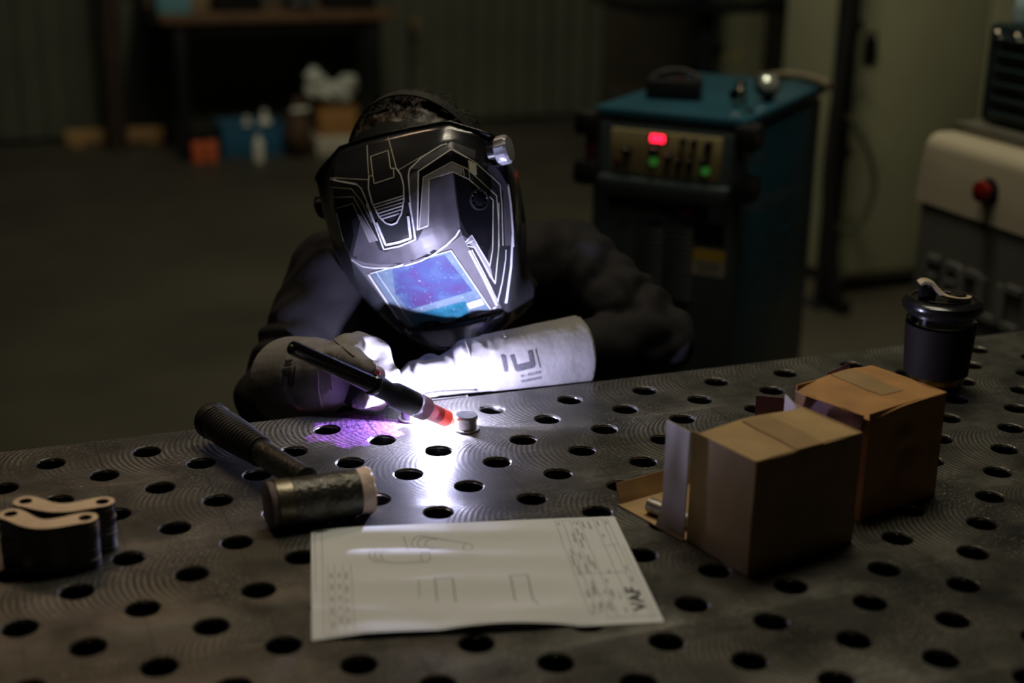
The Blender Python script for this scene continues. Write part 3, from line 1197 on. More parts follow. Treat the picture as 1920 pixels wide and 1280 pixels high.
B2 = Vector((0.3865, -0.357, H))
b2 = thing('cardboard_box', 'orange-brown closed cardboard box with dented front, behind the open box', 'box', B2, math.radians(14.2), 'small cardboard boxes')
w2, d2, h2 = 0.113, 0.098, 0.1135


def dent(u, v):
    z = nz((u, v, 7), 3.2, 0.0028) - 0.006 * math.exp(-((u - 0.55) ** 2 + (v - 0.55) ** 2) / 0.012) + 0.004 * math.exp(-((u - 0.52) ** 2 + (v - 0.66) ** 2) / 0.006)
    return z * min(1, 8 * u, 8 * (1 - u), 8 * v, 8 * (1 - v)) - 0.002 * math.sin(PI * u) * v


sagging_panel('front_wall', (0, 0, 0.0005), (w2, 0, 0), (0, 0, h2), 26, 24, T, M_card2, b2, dent)
sagging_panel('left_wall', (0, d2, 0.0005), (0, -d2, 0), (0, 0, h2 - 0.006), 10, 10, T, M_card2, b2, lambda u, v: nz((u, v, 8), 3, 0.002) - 0.004 * v * math.sin(PI * u))
sagging_panel('right_wall', (w2, 0, 0.0005), (0, d2, 0), (0, 0, h2), 8, 8, T, M_card2, b2, lambda u, v: nz((u, v, 9), 3, 0.001))
sagging_panel('rear_wall', (w2, d2, 0.0005), (-w2, 0, 0), (0, 0, h2), 8, 8, T, M_card2, b2, lambda u, v: nz((u, v, 10), 3, 0.001))
sagging_panel('lid_panel', (-0.002, -0.0005, h2), (w2 + 0.002, 0, 0), (0, d2, 0), 20, 16, T, M_card2, b2, lambda u, v: 0.0040 * math.sin(PI * u) * v + nz((u, v, 11), 3.5, 0.002) - 0.006 * (1 - u) ** 3 - 0.004 * math.exp(-((u - 0.12) ** 2 + (v - 0.35) ** 2) / 0.01))
o = sagging_panel('paper_tape', (0.048, 0.028, h2 + 0.0006), (0.032, 0, 0), (0, d2 - 0.03, 0), 6, 8, 0.0003, M_tape, b2, lambda u, v: 0.0040 * math.sin(PI * (0.048 + 0.032 * u) / w2) * (0.28 + 0.72 * v) + nz(((0.048 + 0.032 * u) / w2, 0.28 + 0.72 * v, 11), 3.5, 0.002) - 0.006 * (1 - (0.050 + 0.032 * u) / (w2 + 0.002)) ** 3)
o['label'] = 'darker strip of paper tape'
sagging_panel('bottom_panel', (0, 0, 0.0018), (w2, 0, 0), (0, d2, 0), 3, 3, T * 0.7, M_card2, b2, lambda u, v: 0)
M_mauve = mat('mauve_packing_paper', (0.16, 0.075, 0.10), 0.7, var=0.15, vscale=30)
o = sagging_panel('torn_flap', (-0.002, 0.006, h2 - 0.003), (0, 0.075, -0.003), (-0.008, 0, -0.022), 10, 4, T * 0.7, M_mauve, b2, lambda u, v: nz((u, v, 12), 6, 0.003))
o['label'] = 'torn mauve flap hanging from the lid'
o = sagging_panel('side_flap', (-0.006, d2 - 0.002, h2 - 0.034), (-0.026, 0.026, 0.0), (0, 0, 0.022), 6, 4, T * 0.7, M_mauve, b2, lambda u, v: nz((u, v, 13), 3, 0.002))
o['label'] = 'mauve open side flap'
o = sagging_panel('side_flap', (0.050, d2 + 0.001, h2 - 0.008), (0.045, 0.010, 0.0), (0, 0.004, 0.010), 6, 3, T * 0.7, M_mauve, b2, lambda u, v: nz((u, v, 14), 4, 0.002))
o['label'] = 'mauve frayed rear flap'

# steel dowel lying on the open flap
pin_a = onz(1217, 948, H + 0.0085)
pin_b = onz(1262, 966, H + 0.0085)
pd = (pin_b - pin_a).normalized()
pin = lathe('dowel_pin', [(0.0064, 0.0), (0.0077, 0.0011), (0.0077, 0.055), (0.0068, 0.056)], M_bolt, None, 24, ((0, 0, 0), (pd.x, pd.y, 0)))
pin.location = (pin_a.x, pin_a.y, H + 0.0098)
tag(pin, 'short steel dowel pin lying on the flap of the open cardboard box', 'pin')

# ---- glass travel cup
M_glass = mat('clear_glass', (0.95, 0.97, 0.95), 0.02, trans=1.0, ior=1.45)
M_sleeve = mat('dark_brown_silicone', (0.009, 0.005, 0.004), 0.7, spec=0.2, var=0.1, vscale=40)
M_lid = mat('black_lid', (0.011, 0.010, 0.011), 0.22, var=0.15, vscale=40)
M_beige = mat('beige_plastic', (0.50, 0.41, 0.27), 0.4, var=0.05, vscale=30)
M_tea = mat('amber_tea', (0.35, 0.16, 0.02), 0.05, trans=0.8, ior=1.33)
cup = thing('travel_cup', 'glass travel cup with brown sleeve, black lid and beige flip lever', 'cup', (0.701, -0.054, H), 0)
lathe('glass_body', [(0.030, 0.0), (0.034, 0.003), (0.0365, 0.020), (0.0395, 0.070), (0.0405, 0.100), (0.0390, 0.101), (0.0378, 0.070), (0.0348, 0.022), (0.031, 0.009), (0.002, 0.008)], M_glass, cup, 40)
lathe('tea', [(0.002, 0.0088), (0.0306, 0.0095), (0.0345, 0.024), (0.0345, 0.0245), (0.002, 0.0245)], M_tea, cup, 36)
lathe('sleeve', [(0.0376, 0.0205), (0.0392, 0.0215), (0.0428, 0.083), (0.0424, 0.0842), (0.0408, 0.0842), (0.0374, 0.0215)], M_sleeve, cup, 44, close=False)
lathe('glass_ring', [(0.0405, 0.0865), (0.0424, 0.0885), (0.0405, 0.0905)], M_glass, cup, 40, close=False)
lathe('lid', [(0.0400, 0.0955), (0.0412, 0.0965), (0.0412, 0.1000), (0.0452, 0.1005), (0.0482, 0.1040), (0.0490, 0.1085), (0.0478, 0.1130), (0.0440, 0.1160), (0.0385, 0.1166), (0.0372, 0.1150), (0.0330, 0.1146), (0.002, 0.1150)], M_lid, cup, 48)
rt3 = Vector((CX.x, CX.y, 0)).normalized()
bk3 = Vector((-rt3.y, rt3.x, 0))


def cp(a, b, z):
    return rt3 * a + bk3 * b + Vector((0, 0, z))


lv = catmull([cp(0.031, 0.004, 0.1172), cp(0.029, -0.006, 0.1178), cp(0.019, -0.012, 0.1182), cp(0.006, -0.010, 0.1192), cp(-0.003, -0.006, 0.1215), cp(-0.010, -0.003, 0.1275), cp(-0.017, -0.001, 0.1350), cp(-0.026, 0.0, 0.1375), cp(-0.032, 0.0, 0.1345)], 5)
V, Fc = [], []
for i, p in enumerate(lv):
    d = (lv[min(i + 1, len(lv) - 1)] - lv[max(i - 1, 0)]).normalized()
    s = d.cross(Vector((0, 0, 1)))
    s = s.normalized() if s.length > 1e-4 else bk3
    w = 0.0026 + 0.0058 * min(1, max(0, (i - 12) / 20))
    up = s.cross(d).normalized()
    for a, b in ((w, 0.0016), (-w, 0.0016), (-w, -0.0016), (w, -0.0016)):
        V.append(p + s * a + up * b)
for i in range(len(lv) - 1):
    for k in range(4):
        k2 = (k + 1) % 4
        Fc.append((4 * i + k, 4 * i + k2, 4 * i + 4 + k2, 4 * i + 4 + k))
Fc += [(3, 2, 1, 0), tuple(4 * (len(lv) - 1) + k for k in range(4))]
bm = bmesh.new()
vs = [bm.verts.new(v) for v in V]
for f in Fc:
    bm.faces.new([vs[i] for i in f])
from_bm('flip_lever', bm, M_beige, cup, angle=40)
bm = bmesh.new()
Rz = Matrix(((rt3.x, bk3.x, 0), (rt3.y, bk3.y, 0), (0, 0, 1)))
bm_box(bm, cp(-0.021, 0, 0.1230), (0.020, 0.013, 0.018), Rz, 0.003)
from_bm('spout_block', bm, M_lid, cup, angle=40)
bm = bmesh.new()
for k in range(24):
    pass
bm.free()
V, Fc = lathe_data([(0.0095, 0.1145), (0.0095, 0.1205), (0.0085, 0.1215), (0.004, 0.1215)], 24)
V = [v + cp(0.016, 0.002, 0) for v in V]
link_mesh('lid_button', V, Fc, M_lid, cup, angle=40)
V, Fc = tube_data([cp(0.030 * math.cos(a), 0.026 * math.sin(a), 0.1160) for a in [math.radians(x) for x in range(-150, 160, 12)]], 0.0012, 8)
link_mesh('lid_groove_rim', V, Fc, M_lid, cup, angle=40)

# ============================================================ background things
M_wood = mat('brown_bench_top', (0.16, 0.085, 0.045), 0.6, var=0.25, vscale=10, stretch=(1, 6, 6))
M_cyan = mat('pale_cyan_plastic', (0.16, 0.36, 0.42), 0.45, var=0.08)
M_tan = mat('tan_carton', (0.30, 0.21, 0.12), 0.7, var=0.1)
M_orange = mat('orange_can_paint', (0.75, 0.16, 0.06), 0.35, var=0.08)
M_white = mat('white_plastic', (0.86, 0.83, 0.74), 0.3, var=0.05)
M_blue = mat('blue_plastic', (0.03, 0.13, 0.24), 0.4, var=0.1)
M_timber = mat('raw_timber', (0.46, 0.27, 0.11), 0.65, var=0.2, vscale=8, stretch=(1, 8, 8))

# workbench against the back wall
bl, br = ony(300, 45, 5.95), ony(742, 45, 5.95)
bw = br.x - bl.x
bench = thing('workbench', 'dark workbench with a brown wooden top standing against the back wall', 'workbench', (bl.x, 5.95, 0))
box('bench_top', (bw / 2, 0.32, 0.715), (bw, 0.66, 0.045), M_wood, bench, 0.004)
for sx in (0.10, bw - 0.10):
    for sy in (0.05, 0.60):
        box('leg', (sx, sy, 0.345), (0.06, 0.06, 0.69), M_black, bench, 0.004)
box('rail', (bw / 2, 0.05, 0.655), (bw - 0.26, 0.035, 0.07), M_black, bench, 0.003)
box('rail', (bw / 2, 0.60, 0.655), (bw - 0.26, 0.035, 0.07), M_black, bench, 0.003)
# black tapering slab filling the dark area at the bench's left end
lb = thing('dark_slab', 'tall black tapering slab at the wall beside the left end of the workbench', 'board', (ony(262, 200, 6.63).x - 0.05, 6.625, 0))
bm = bmesh.new()
q = [(-0.06, 0), (0.16, 0), (0.12, 0.82), (0.06, 0.82)]
a_ = [bm.verts.new((x, 0.0, z)) for x, z in q]
b_ = [bm.verts.new((x, 0.025, z)) for x, z in q]
bm.faces.new(a_)
bm.faces.new(b_[::-1])
for i in range(4):
    bm.faces.new((a_[i], b_[i], b_[(i + 1) % 4], a_[(i + 1) % 4]))
from_bm('board', bm, M_black, lb)  # body of the black slab that fills the dark area
box('edge_strip', (0.05, 0.0125, 0.822), (0.075, 0.03, 0.012), M_black, lb, 0.002)


def open_bin(name, label, cat, loc, s, m, rotz=0.0, wall=0.006):
    t = thing(name, label, cat, loc, rotz)
    x, y, z = s
    box('base', (0, 0, 0.004), (x * 0.9, y * 0.9, 0.008), m, t)
    for sx, sy, n in ((1, 0, 'end_wall'), (-1, 0, 'end_wall'), (0, 1, 'side_wall'), (0, -1, 'side_wall')):
        o_ = box(n, (sx * x * 0.47, sy * y * 0.47, z / 2), (wall if sx else x * 0.94, wall if sy else y * 0.94, z), m, t, 0.002)
    tube('rim', [(x * .49, y * .49, z), (-x * .49, y * .49, z), (-x * .49, -y * .49, z), (x * .49, -y * .49, z), (x * .49, y * .49, z)], 0.006, m, t, 8)
    return t


BZ = 0.7385
p = ony(322, 18, 6.08)
open_bin('plastic_bin', 'pale cyan plastic bin on the left end of the workbench', 'bin', (p.x, 6.10, BZ), (0.17, 0.22, 0.13), M_cyan)
p = ony(375, 15, 6.15)
t = thing('small_carton', 'tan carton standing beside the cyan bin on the workbench', 'box', (p.x - 0.01, 6.22, BZ))
box('carton_body', (0, 0, 0.055), (0.11, 0.14, 0.11), M_tan, t, 0.003)
box('carton_lid', (0, 0, 0.112), (0.114, 0.144, 0.006), M_tan, t, 0.001)
p = ony(446, 12, 6.1)
t = thing('tool_case', 'black tool case in the middle of the workbench', 'tool case', (p.x, 6.15, BZ))
box('case_body', (0, 0, 0.06), (0.24, 0.2, 0.12), M_black, t, 0.012)
box('case_lid', (0, 0, 0.135), (0.244, 0.204, 0.028), M_black, t, 0.01)
tube('handle', [(-0.05, -0.102, 0.12), (-0.05, -0.125, 0.12), (0.05, -0.125, 0.12), (0.05, -0.102, 0.12)], 0.007, M_rubber, t, 8)
p = ony(560, 14, 6.1)
t = thing('bench_vice', 'dark cast bench vice on the workbench right of the black tool case', 'vice', (p.x, 6.12, BZ))
box('vice_base', (0, 0, 0.02), (0.14, 0.14, 0.04), M_darksteel, t, 0.006)
box('fixed_jaw', (0.0, 0.02, 0.075), (0.13, 0.05, 0.07), M_darksteel, t, 0.006)
box('moving_jaw', (0.0, -0.055, 0.075), (0.13, 0.045, 0.07), M_darksteel, t, 0.006)
lathe('screw', [(0.012, 0), (0.012, 0.12)], M_steel, t, 16, ((0, -0.07, 0.05), (0, -1, 0)))
lathe('tommy_bar', [(0.006, 0), (0.006, 0.14)], M_steel, t, 10, ((-0.07, -0.17, 0.05), (1, 0, 0)))
p = ony(655, 14, 6.1)
t = thing('parts_box', 'dark parts box on the right end of the workbench', 'box', (p.x, 6.15, BZ))
box('box_body', (0, 0, 0.05), (0.26, 0.22, 0.10), M_darksteel, t, 0.004)
for k in range(3):
    d_ = box('drawer', (-0.085 + 0.085 * k, -0.112, 0.05), (0.078, 0.006, 0.085), M_black, t, 0.002)
    lathe('knob', [(0.004, 0), (0.004, 0.006), (0.008, 0.01), (0.006, 0.014)], M_steel, d_, 12, ((0, -0.003, 0), (0, -1, 0)))

# timber offcut on the floor by the wall
ta, tb = onz(120, 268, 0.0), onz(306, 262, 0.0)
tm = box('timber_beam', ((ta.x + tb.x) / 2, 6.56, 0.045), (tb.x - ta.x, 0.06, 0.075), M_timber, None, 0.004)
tm.rotation_euler = (0, 0, -0.012)
tag(tm, 'rough timber beam lying on the floor along the back wall', 'timber')
for k, xx in enumerate((-0.2, 0.2)):
    bt = box('timber_batten', ((ta.x + tb.x) / 2 + xx, 6.56, 0.0035), (0.06, 0.10, 0.007), M_timber, None, 0.001)
    tag(bt, 'thin batten under the %s of the long timber beam' % ('left half', 'right half')[k], 'timber', 'battens under the timber')

# two orange spray cans
can_p = [(0.0285, 0), (0.0315, 0.002), (0.032, 0.006), (0.032, 0.100), (0.030, 0.106), (0.024, 0.112), (0.018, 0.115)]
can0 = thing('spray_can', 'left of the two bright orange spray cans on the floor under the workbench', 'spray can', (onz(372, 306, 0).x, onz(372, 306, 0).y, 0), 0, 'orange spray cans')
lathe('can_body', can_p, M_orange, can0, 24)
lathe('cap', [(0.020, 0.114), (0.022, 0.116), (0.022, 0.142), (0.018, 0.147)], M_black, can0, 20)
lathe('base_rim', [(0.029, -0.0), (0.0328, 0.001), (0.0328, 0.005), (0.031, 0.006)], M_steel, can0, 24)


def dup(src, loc, label):
    c = src.copy()
    COL.objects.link(c)
    c.location = loc
    c['label'] = label
    for ch in src.children:
        d = ch.copy()
        COL.objects.link(d)
        d.parent = c
    return c


dup(can0, (onz(397, 304, 0).x, onz(397, 304, 0).y, 0), 'right of the two bright orange spray cans on the floor under the workbench')

bot_p = [(0.026, 0), (0.030, 0.003), (0.031, 0.012), (0.031, 0.110), (0.026, 0.128), (0.012, 0.142), (0.011, 0.150)]


def bottle(px, py, label, s=1.0, z=0.0):
    p_ = onz(px, py, z)
    t = thing('plastic_bottle', label, 'bottle', (p_.x, p_.y, z), 0, 'white bottles near the workbench')
    lathe('bottle_body', [(r * s, h * s) for r, h in bot_p], M_white, t, 24)
    lathe('screw_cap', [(0.0135 * s, 0.148 * s), (0.0135 * s, 0.168 * s), (0.011 * s, 0.171 * s)], M_white, t, 18)
    lathe('shoulder_ring', [(0.0314 * s, 0.105 * s), (0.0322 * s, 0.107 * s), (0.0314 * s, 0.109 * s)], M_white, t, 24, close=False)
    return t


bottle(486, 304, 'white plastic bottle standing on the floor in front of the blue crate', 0.85)
bottle(343, 283, 'small white bottle left of the orange spray cans', 0.7)
cp_ = onz(490, 300, 0)
cr = open_bin('plastic_crate', 'dark blue plastic crate on the floor under the workbench', 'crate', (cp_.x - 0.01, cp_.y + 0.24, 0), (0.34, 0.26, 0.16), M_blue)
bottle(474, 272, 'left white bottle standing up inside the blue crate', 1.1, 0.01).location = (cp_.x - 0.03, cp_.y + 0.20, 0.009)
bottle(503, 268, 'right white bottle standing up inside the blue crate', 1.25, 0.01).location = (cp_.x + 0.07, cp_.y + 0.22, 0.009)

# pale block, carton and crumpled plastic bag
kp = onz(628, 292, 0)
bk = thing('packing_block', 'pale grey packing block on the floor under an orange carton', 'block', (kp.x + 0.02, kp.y + 0.12, 0))
box('block_body', (0, 0, 0.05), (0.22, 0.22, 0.10), mat('pale_grey_block', (0.60, 0.54, 0.44), 0.7, var=0.1), bk, 0.006)
box('block_foot', (-0.08, 0, 0.003), (0.03, 0.2, 0.006), M_tan, bk)
ct = open_bin('open_carton', 'orange-brown open carton standing on the pale packing block', 'box', (kp.x + 0.03, kp.y + 0.12, 0.1), (0.21, 0.2, 0.15), mat('orange_carton', (0.46, 0.22, 0.07), 0.7, var=0.1))  # orange-brown is the carton's own colour
M_bag = mat('crumpled_clear_bag', (0.75, 0.74, 0.66), 0.22, trans=0.2, var=0.05)


def crumple(co, n):
    return 0.030 * noise.noise(co * 14) + 0.020 * noise.noise(co * 33 + Vector((5, 1, 2)))


bgc = Vector((kp.x + 0.03, kp.y + 0.12, 0.315))
bag = thing('plastic_bag', 'crumpled shiny plastic bag bulging out of the orange carton', 'bag', bgc)
blob('bag_body', [('e', bgc, (0.085, 0.08, 0.062)), ('e', bgc + Vector((-0.08, 0, 0.012)), (0.06, 0.055, 0.045)), ('e', bgc + Vector((0.07, 0, 0.03)), (0.065, 0.06, 0.06))], 0.009, M_bag, bag, 1, crumple, Matrix.Translation(-bgc))
blob('bag_knot', [('c', bgc + Vector((-0.06, 0.0, 0.045)), 0.03, bgc + Vector((-0.10, 0.0, 0.085)), 0.04)], 0.008, M_bag, bag, 1, crumple, Matrix.Translation(-bgc))
t = thing('brown_sack', 'dark brown sack slumped left of the pale packing block', 'sack', (kp.x - 0.185, kp.y + 0.05, 0))
sc_ = Vector((kp.x - 0.185, kp.y + 0.05, 0))
blob('sack_body', [('e', sc_ + Vector((0, 0, 0.11)), (0.075, 0.09, 0.11)), ('c', sc_ + Vector((0, 0, 0.19)), 0.05, sc_ + Vector((0.01, 0, 0.29)), 0.03)], 0.01, mat('brown_sackcloth', (0.085, 0.045, 0.025), 0.8, var=0.2), t, 3, lambda c, n: 0.01 * noise.noise(c * 16), Matrix.Translation(-sc_))
blob('sack_tie', [('c', sc_ + Vector((-0.03, -0.03, 0.245)), 0.012, sc_ + Vector((0.05, -0.03, 0.25)), 0.012)], 0.006, M_white, t, 2, None, Matrix.Translation(-sc_))

# machine pedestal with pale post and brown panels at the far right of the back wall
M_panel = mat('brown_panel', (0.060, 0.050, 0.036), 0.6, var=0.15, vscale=6)
M_pale = mat('pale_green_column', (0.30, 0.31, 0.20), 0.55, var=0.08, vscale=5)
x0, x1 = ony(1142, 80, 6.45).x, ony(1300, 80, 6.45).x
t = thing('wall_board', 'dark brown board standing against the wall left of the pale green post', 'board', ((x0 + x1) / 2, 6.52, 0))
box('board_panel', (0, 0, 1.1), (x1 - x0, 0.03, 2.2), M_panel, t, 0.003)
for z in (0.15, 2.05):
    box('batten', (0, -0.03, z), (x1 - x0 - 0.05, 0.03, 0.09), M_panel, t, 0.003)
x0, x1 = ony(1425, 80, 6.45).x, ony(1596, 80, 6.45).x
t = thing('wall_board', 'dark brown board standing against the wall right of the pale green post', 'board', ((x0 + x1) / 2, 6.52, 0))
box('board_panel', (0, 0, 1.1), (x1 - x0, 0.03, 2.2), M_panel, t, 0.003)
for z in (0.15, 2.05):
    box('batten', (0, -0.03, z), (x1 - x0 - 0.05, 0.03, 0.09), M_panel, t, 0.003)
pa, pb = ony(1366, 70, 5.6), ony(1422, 70, 5.6)
t = thing('hall_post', 'pale green steel post standing behind the blue welding machine', 'post', ((pa.x + pb.x) / 2, 5.6, 0))
box('post_shaft', (0, 0, 1.6), (pb.x - pa.x, 0.13, 3.2), M_pale, t, 0.006)
box('foot_plate', (0, 0, 0.008), (0.26, 0.26, 0.016), M_pale, t, 0.002)
pa, pb = ony(1284, 90, 5.2), ony(1364, 90, 5.2)
pw = pb.x - pa.x
t = thing('drill_press', 'black pedestal drill standing left of the pale green post', 'machine', ((pa.x + pb.x) / 2, 5.2, 0))
box('machine_base', (0, 0, 0.03), (0.42, 0.42, 0.06), M_black, t, 0.01)
lathe('column', [(0.055, 0.05), (0.055, 1.5)], M_blackgloss, t, 24, ((0, 0.1, 0), (0, 0, 1)))
box('motor_head', (0, -0.02, 1.55), (0.22, 0.45, 0.3), M_black, t, 0.03)
blob('drill_table', [('e', (0, -0.02, 0.60), (0.075, 0.11, 0.05)), ('e', (0.0, 0.06, 0.52), (0.065, 0.09, 0.10))], 0.01, M_black, t, 2)
lathe('crank', [(0.006, 0), (0.006, 0.09), (0.013, 0.092), (0.013, 0.12)], mat('brass', (0.5, 0.33, 0.12), 0.3, 0.9, var=0.1), t, 12, ((0.03, -0.1, 0.56), (0.7, -0.7, 0.1)))
# black board overhead: the near edge of a raised table top
pa, pb = ony(1216, 24, 4.2), ony(1378, 2, 4.2)
t = thing('side_table', 'black table top seen at the upper edge behind the welding machine', 'table', (pa.x, 4.2, 0))
ztab = onz(1216, 24, pa.z).z
box('table_top', (0.42, 0.30, ztab + 0.01), (0.86, 0.62, 0.04), M_blackgloss, t, 0.004)
for px in (1322, 1480):
    for sy in (0.08, 0.52):
        box('leg', (ony(px, 80, 4.2 + sy).x - pa.x, sy, (ztab - 0.01) / 2), (0.05, 0.05, ztab - 0.01), M_black, t, 0.003)

# small brass tap on the wall right of the bench
p = ony(775, 40, 6.55)
t = thing('wall_tap', 'small brass tap on the back wall right of the workbench', 'tap', (p.x, 6.61, p.z))
M_brass = MATS['brass']
lathe('spout', [(0.012, 0), (0.012, 0.09)], M_brass, t, 14, ((0, 0, 0), (0, -1, 0)))
lathe('wheel', [(0.028, 0), (0.032, 0.006), (0.028, 0.012)], M_brass, t, 20, ((0, -0.09, 0), (0, -0.9, 0.3)))
lathe('supply_pipe', [(0.010, 0), (0.010, p.z)], M_darksteel, t, 12, ((0, -0.012, -p.z), (0, 0, 1)))

# ============================================================ blue welding machine
Z1 = 1.0
wf0, wf1, wbk = onz(1112, 197, Z1), onz(1402, 224, Z1), onz(1562, 180, Z1)
ex = (wf1 - wf0).normalized()                 # along the front, left to right
ey = Vector((-ex.y, ex.x, 0))                 # towards the back
WW = (wf1 - wf0).length
WD = 0.60
M_teal = mat('teal_blue_paint', (0.016, 0.070, 0.105), 0.35, var=0.1, vscale=8)
M_tealside = M_teal
M_slate = mat('slate_grey_plastic', (0.034, 0.046, 0.051), 0.45, var=0.1, vscale=12)
M_panelb = mat('straw_control_panel', (0.31, 0.255, 0.12), 0.5, var=0.12, vscale=16)
M_led = mat('red_digits', (0.3, 0.0, 0.02), 0.4, emit=(1.0, 0.012, 0.045), estr=7, var=0.05)
M_grn = mat('green_lamp', (0.03, 0.2, 0.03), 0.4, emit=(0.10, 0.6, 0.08), estr=0.13, var=0.05)
M_dred = mat('dark_red_plastic', (0.085, 0.012, 0.012), 0.45, var=0.1)
wm = thing('welding_machine', 'blue welding power source with straw control panel and glowing red display', 'welding machine', matrix=Matrix(((ex.x, ey.x, 0, wf0.x), (ex.y, ey.y, 0, wf0.y), (0, 0, 1, 0), (0, 0, 0, 1))))


def wloc(px, py):
    """front-face point (x along the front, z) seen at a pixel"""
    d = ray(px, py)
    n = -ey
    k = (wf0 - CAM_POS).dot(n) / d.dot(n)
    q_ = CAM_POS + d * k - wf0
    return q_.dot(ex), CAM_POS.z + d.z * k


def wside(px, py):
    d = ray(px, py)
    k = (wf1 - CAM_POS).dot(ex) / d.dot(ex)
    q_ = CAM_POS + d * k - wf1
    return q_.dot(ey), CAM_POS.z + d.z * k


box('cabinet', (WW / 2, WD / 2 + 0.02, 0.535), (WW - 0.02, WD - 0.04, 0.87), M_tealside, wm, 0.012)
box('top_cover', (WW / 2, WD / 2, Z1 - 0.012), (WW, WD, 0.024), M_teal, wm, 0.008)
box('front_bezel', (WW / 2, 0.012, 0.55), (WW - 0.01, 0.03, 0.84), M_slate, wm, 0.008)
# control panel between four corner bumpers
(xa, za), (xb, zb) = wloc(1150, 238), wloc(1352, 345)
pn = box('control_panel', ((xa + xb) / 2, -0.006, (za + zb) / 2 + 0.002), (xb - xa, 0.008, za - zb - 0.004), M_panelb, wm, 0.002)
pcx, pcz = (xa + xb) / 2, (za + zb) / 2 + 0.002
lz = wloc(1250, 352)[1]


def on_panel(px, py):
    x_, z_ = wloc(px, py)
    return (x_ - pcx, -0.004, z_ - pcz)


c_ = on_panel(1237, 258)
box('display_window', (c_[0], -0.0045, c_[2]), (0.040, 0.003, 0.020), M_blackgloss, pn)
for k in range(3):
    seg_ = []
    bm = bmesh.new()
    x_ = c_[0] - 0.010 + 0.010 * k
    for (sx, sz, lx, lz_) in ((0, 0.006, .0062, .0017), (0, 0, .0062, .0017), (0, -0.006, .0062, .0017), (-.003, .003, .0017, .0062), (.003, .003, .0017, .0062), (-.003, -.003, .0017, .0062), (.003, -.003, .0017, .0062)):
        if k == 1 and (sx, sz) == (0, 0):
            continue
        bm_box(bm, (x_ + sx, -0.0066, c_[2] + sz), (lx, 0.001, lz_))
    from_bm('display_digit', bm, M_led, pn)
for px, py, r_ in ((1180, 281, 0.010), (1230, 281, 0.011), (1257, 293, 0.009), (1277, 302, 0.009), (1297, 305, 0.009), (1325, 302, 0.010), (1285, 263, 0.008), (1305, 266, 0.008), (1332, 270, 0.009)):
    q_ = on_panel(px, py)
    kb = lathe('knob', [(r_, 0), (r_ * 0.95, 0.006), (r_ * 0.8, 0.012), (r_ * 0.6, 0.014)], M_blackgloss, pn, 18, (q_, (0, -1, 0)))
for px, py in ((1229, 301), (1326, 319)):
    q_ = on_panel(px, py)
    lathe('indicator_lamp', [(0.0085, 0), (0.0085, 0.003), (0.005, 0.006)], M_grn, pn, 16, (q_, (0, -1, 0)))
q_ = on_panel(1162, 300)
lathe('selector', [(0.006, 0), (0.006, 0.008)], M_dred, pn, 14, (q_, (0, -1, 0)))
for nm, y0_, zc in (('upper_bumper', 0, Z1 - 0.035), ('lower_bumper', 0, wloc(1120, 322)[1])):
    for xx in (-0.012, WW + 0.0):
        box('corner_bumper', (xx + 0.006, -0.002, zc), (0.050, 0.06, 0.052), M_black, wm, 0.012)
box('side_guard', (0.002, -0.008, (Z1 - 0.03 + wloc(1120, 322)[1]) / 2), (0.018, 0.022, 0.10), M_dred, wm, 0.005)
box('side_guard', (WW - 0.006, -0.008, (Z1 - 0.03 + wloc(1120, 322)[1]) / 2), (0.018, 0.022, 0.10), M_slate, wm, 0.005)
xg, zg = wloc(1245, 338)
box('panel_ledge', (WW / 2, -0.012, zb - 0.024), (WW * 0.86, 0.03, 0.040), M_slate, wm, 0.006)
(xa, za), (xb, zb2) = wloc(1140, 362), wloc(1330, 400)
box('socket_recess', ((xa + xb) / 2, -0.004, (za + zb2) / 2), (xb - xa, 0.008, 0.045), M_blackgloss, wm, 0.003)
for k in range(3):
    lathe('cable_socket', [(0.016, 0), (0.016, 0.012), (0.010, 0.013), (0.010, 0.004)], M_dred if k == 2 else M_black, wm, 20, ((xa + (xb - xa) * (0.2 + 0.3 * k), -0.008, (za + zb2) / 2), (0, -1, 0)))
# louvres in two columns
for ca, cb in ((1196, 1240), (1250, 1296)):
    (xa, za), (xb, zb3) = wloc(ca, 415), wloc(cb, 560)
    box('louvre_header', ((xa + xb) / 2, -0.005, za + 0.004), (xb - xa, 0.008, 0.012), M_slate, wm, 0.002)
    for k in range(14):
        z_ = za - 0.010 - (za - zb3) * k / 14
        box('louvre', ((xa + xb) / 2, -0.006, z_), (xb - xa, 0.010, 0.0045), M_slate, wm, 0.001, Matrix.Rotation(0.5, 3, 'X'))
(xa, za), (xb, zb4) = wloc(1300, 412), wloc(1358, 462)
box('filter_cover', ((xa + xb) / 2, -0.004, (za + zb4) / 2), (xb - xa, 0.008, za - zb4), M_blackgloss, wm, 0.003)
(xa, za), (xb, zb5) = wloc(1302, 463), wloc(1358, 520)
lab = box('warning_label', ((xa + xb) / 2, -0.0035, (za + zb5) / 2), (xb - xa, 0.002, za - zb5), mat('label_white', (0.34, 0.31, 0.24), 0.6, var=0.05), wm)
lab['label'] = 'yellow and white warning label'
box('label_band', (0, -0.0013, (za - zb5) * 0.27), (xb - xa, 0.001, (za - zb5) * 0.42), mat('label_yellow', (0.46, 0.30, 0.03), 0.6, var=0.05), lab)
for k in range(3):
    box('label_line', (0, -0.0013, -(za - zb5) * (0.06 + 0.13 * k)), ((xb - xa) * 0.7, 0.0008, 0.003), M_ink, lab)
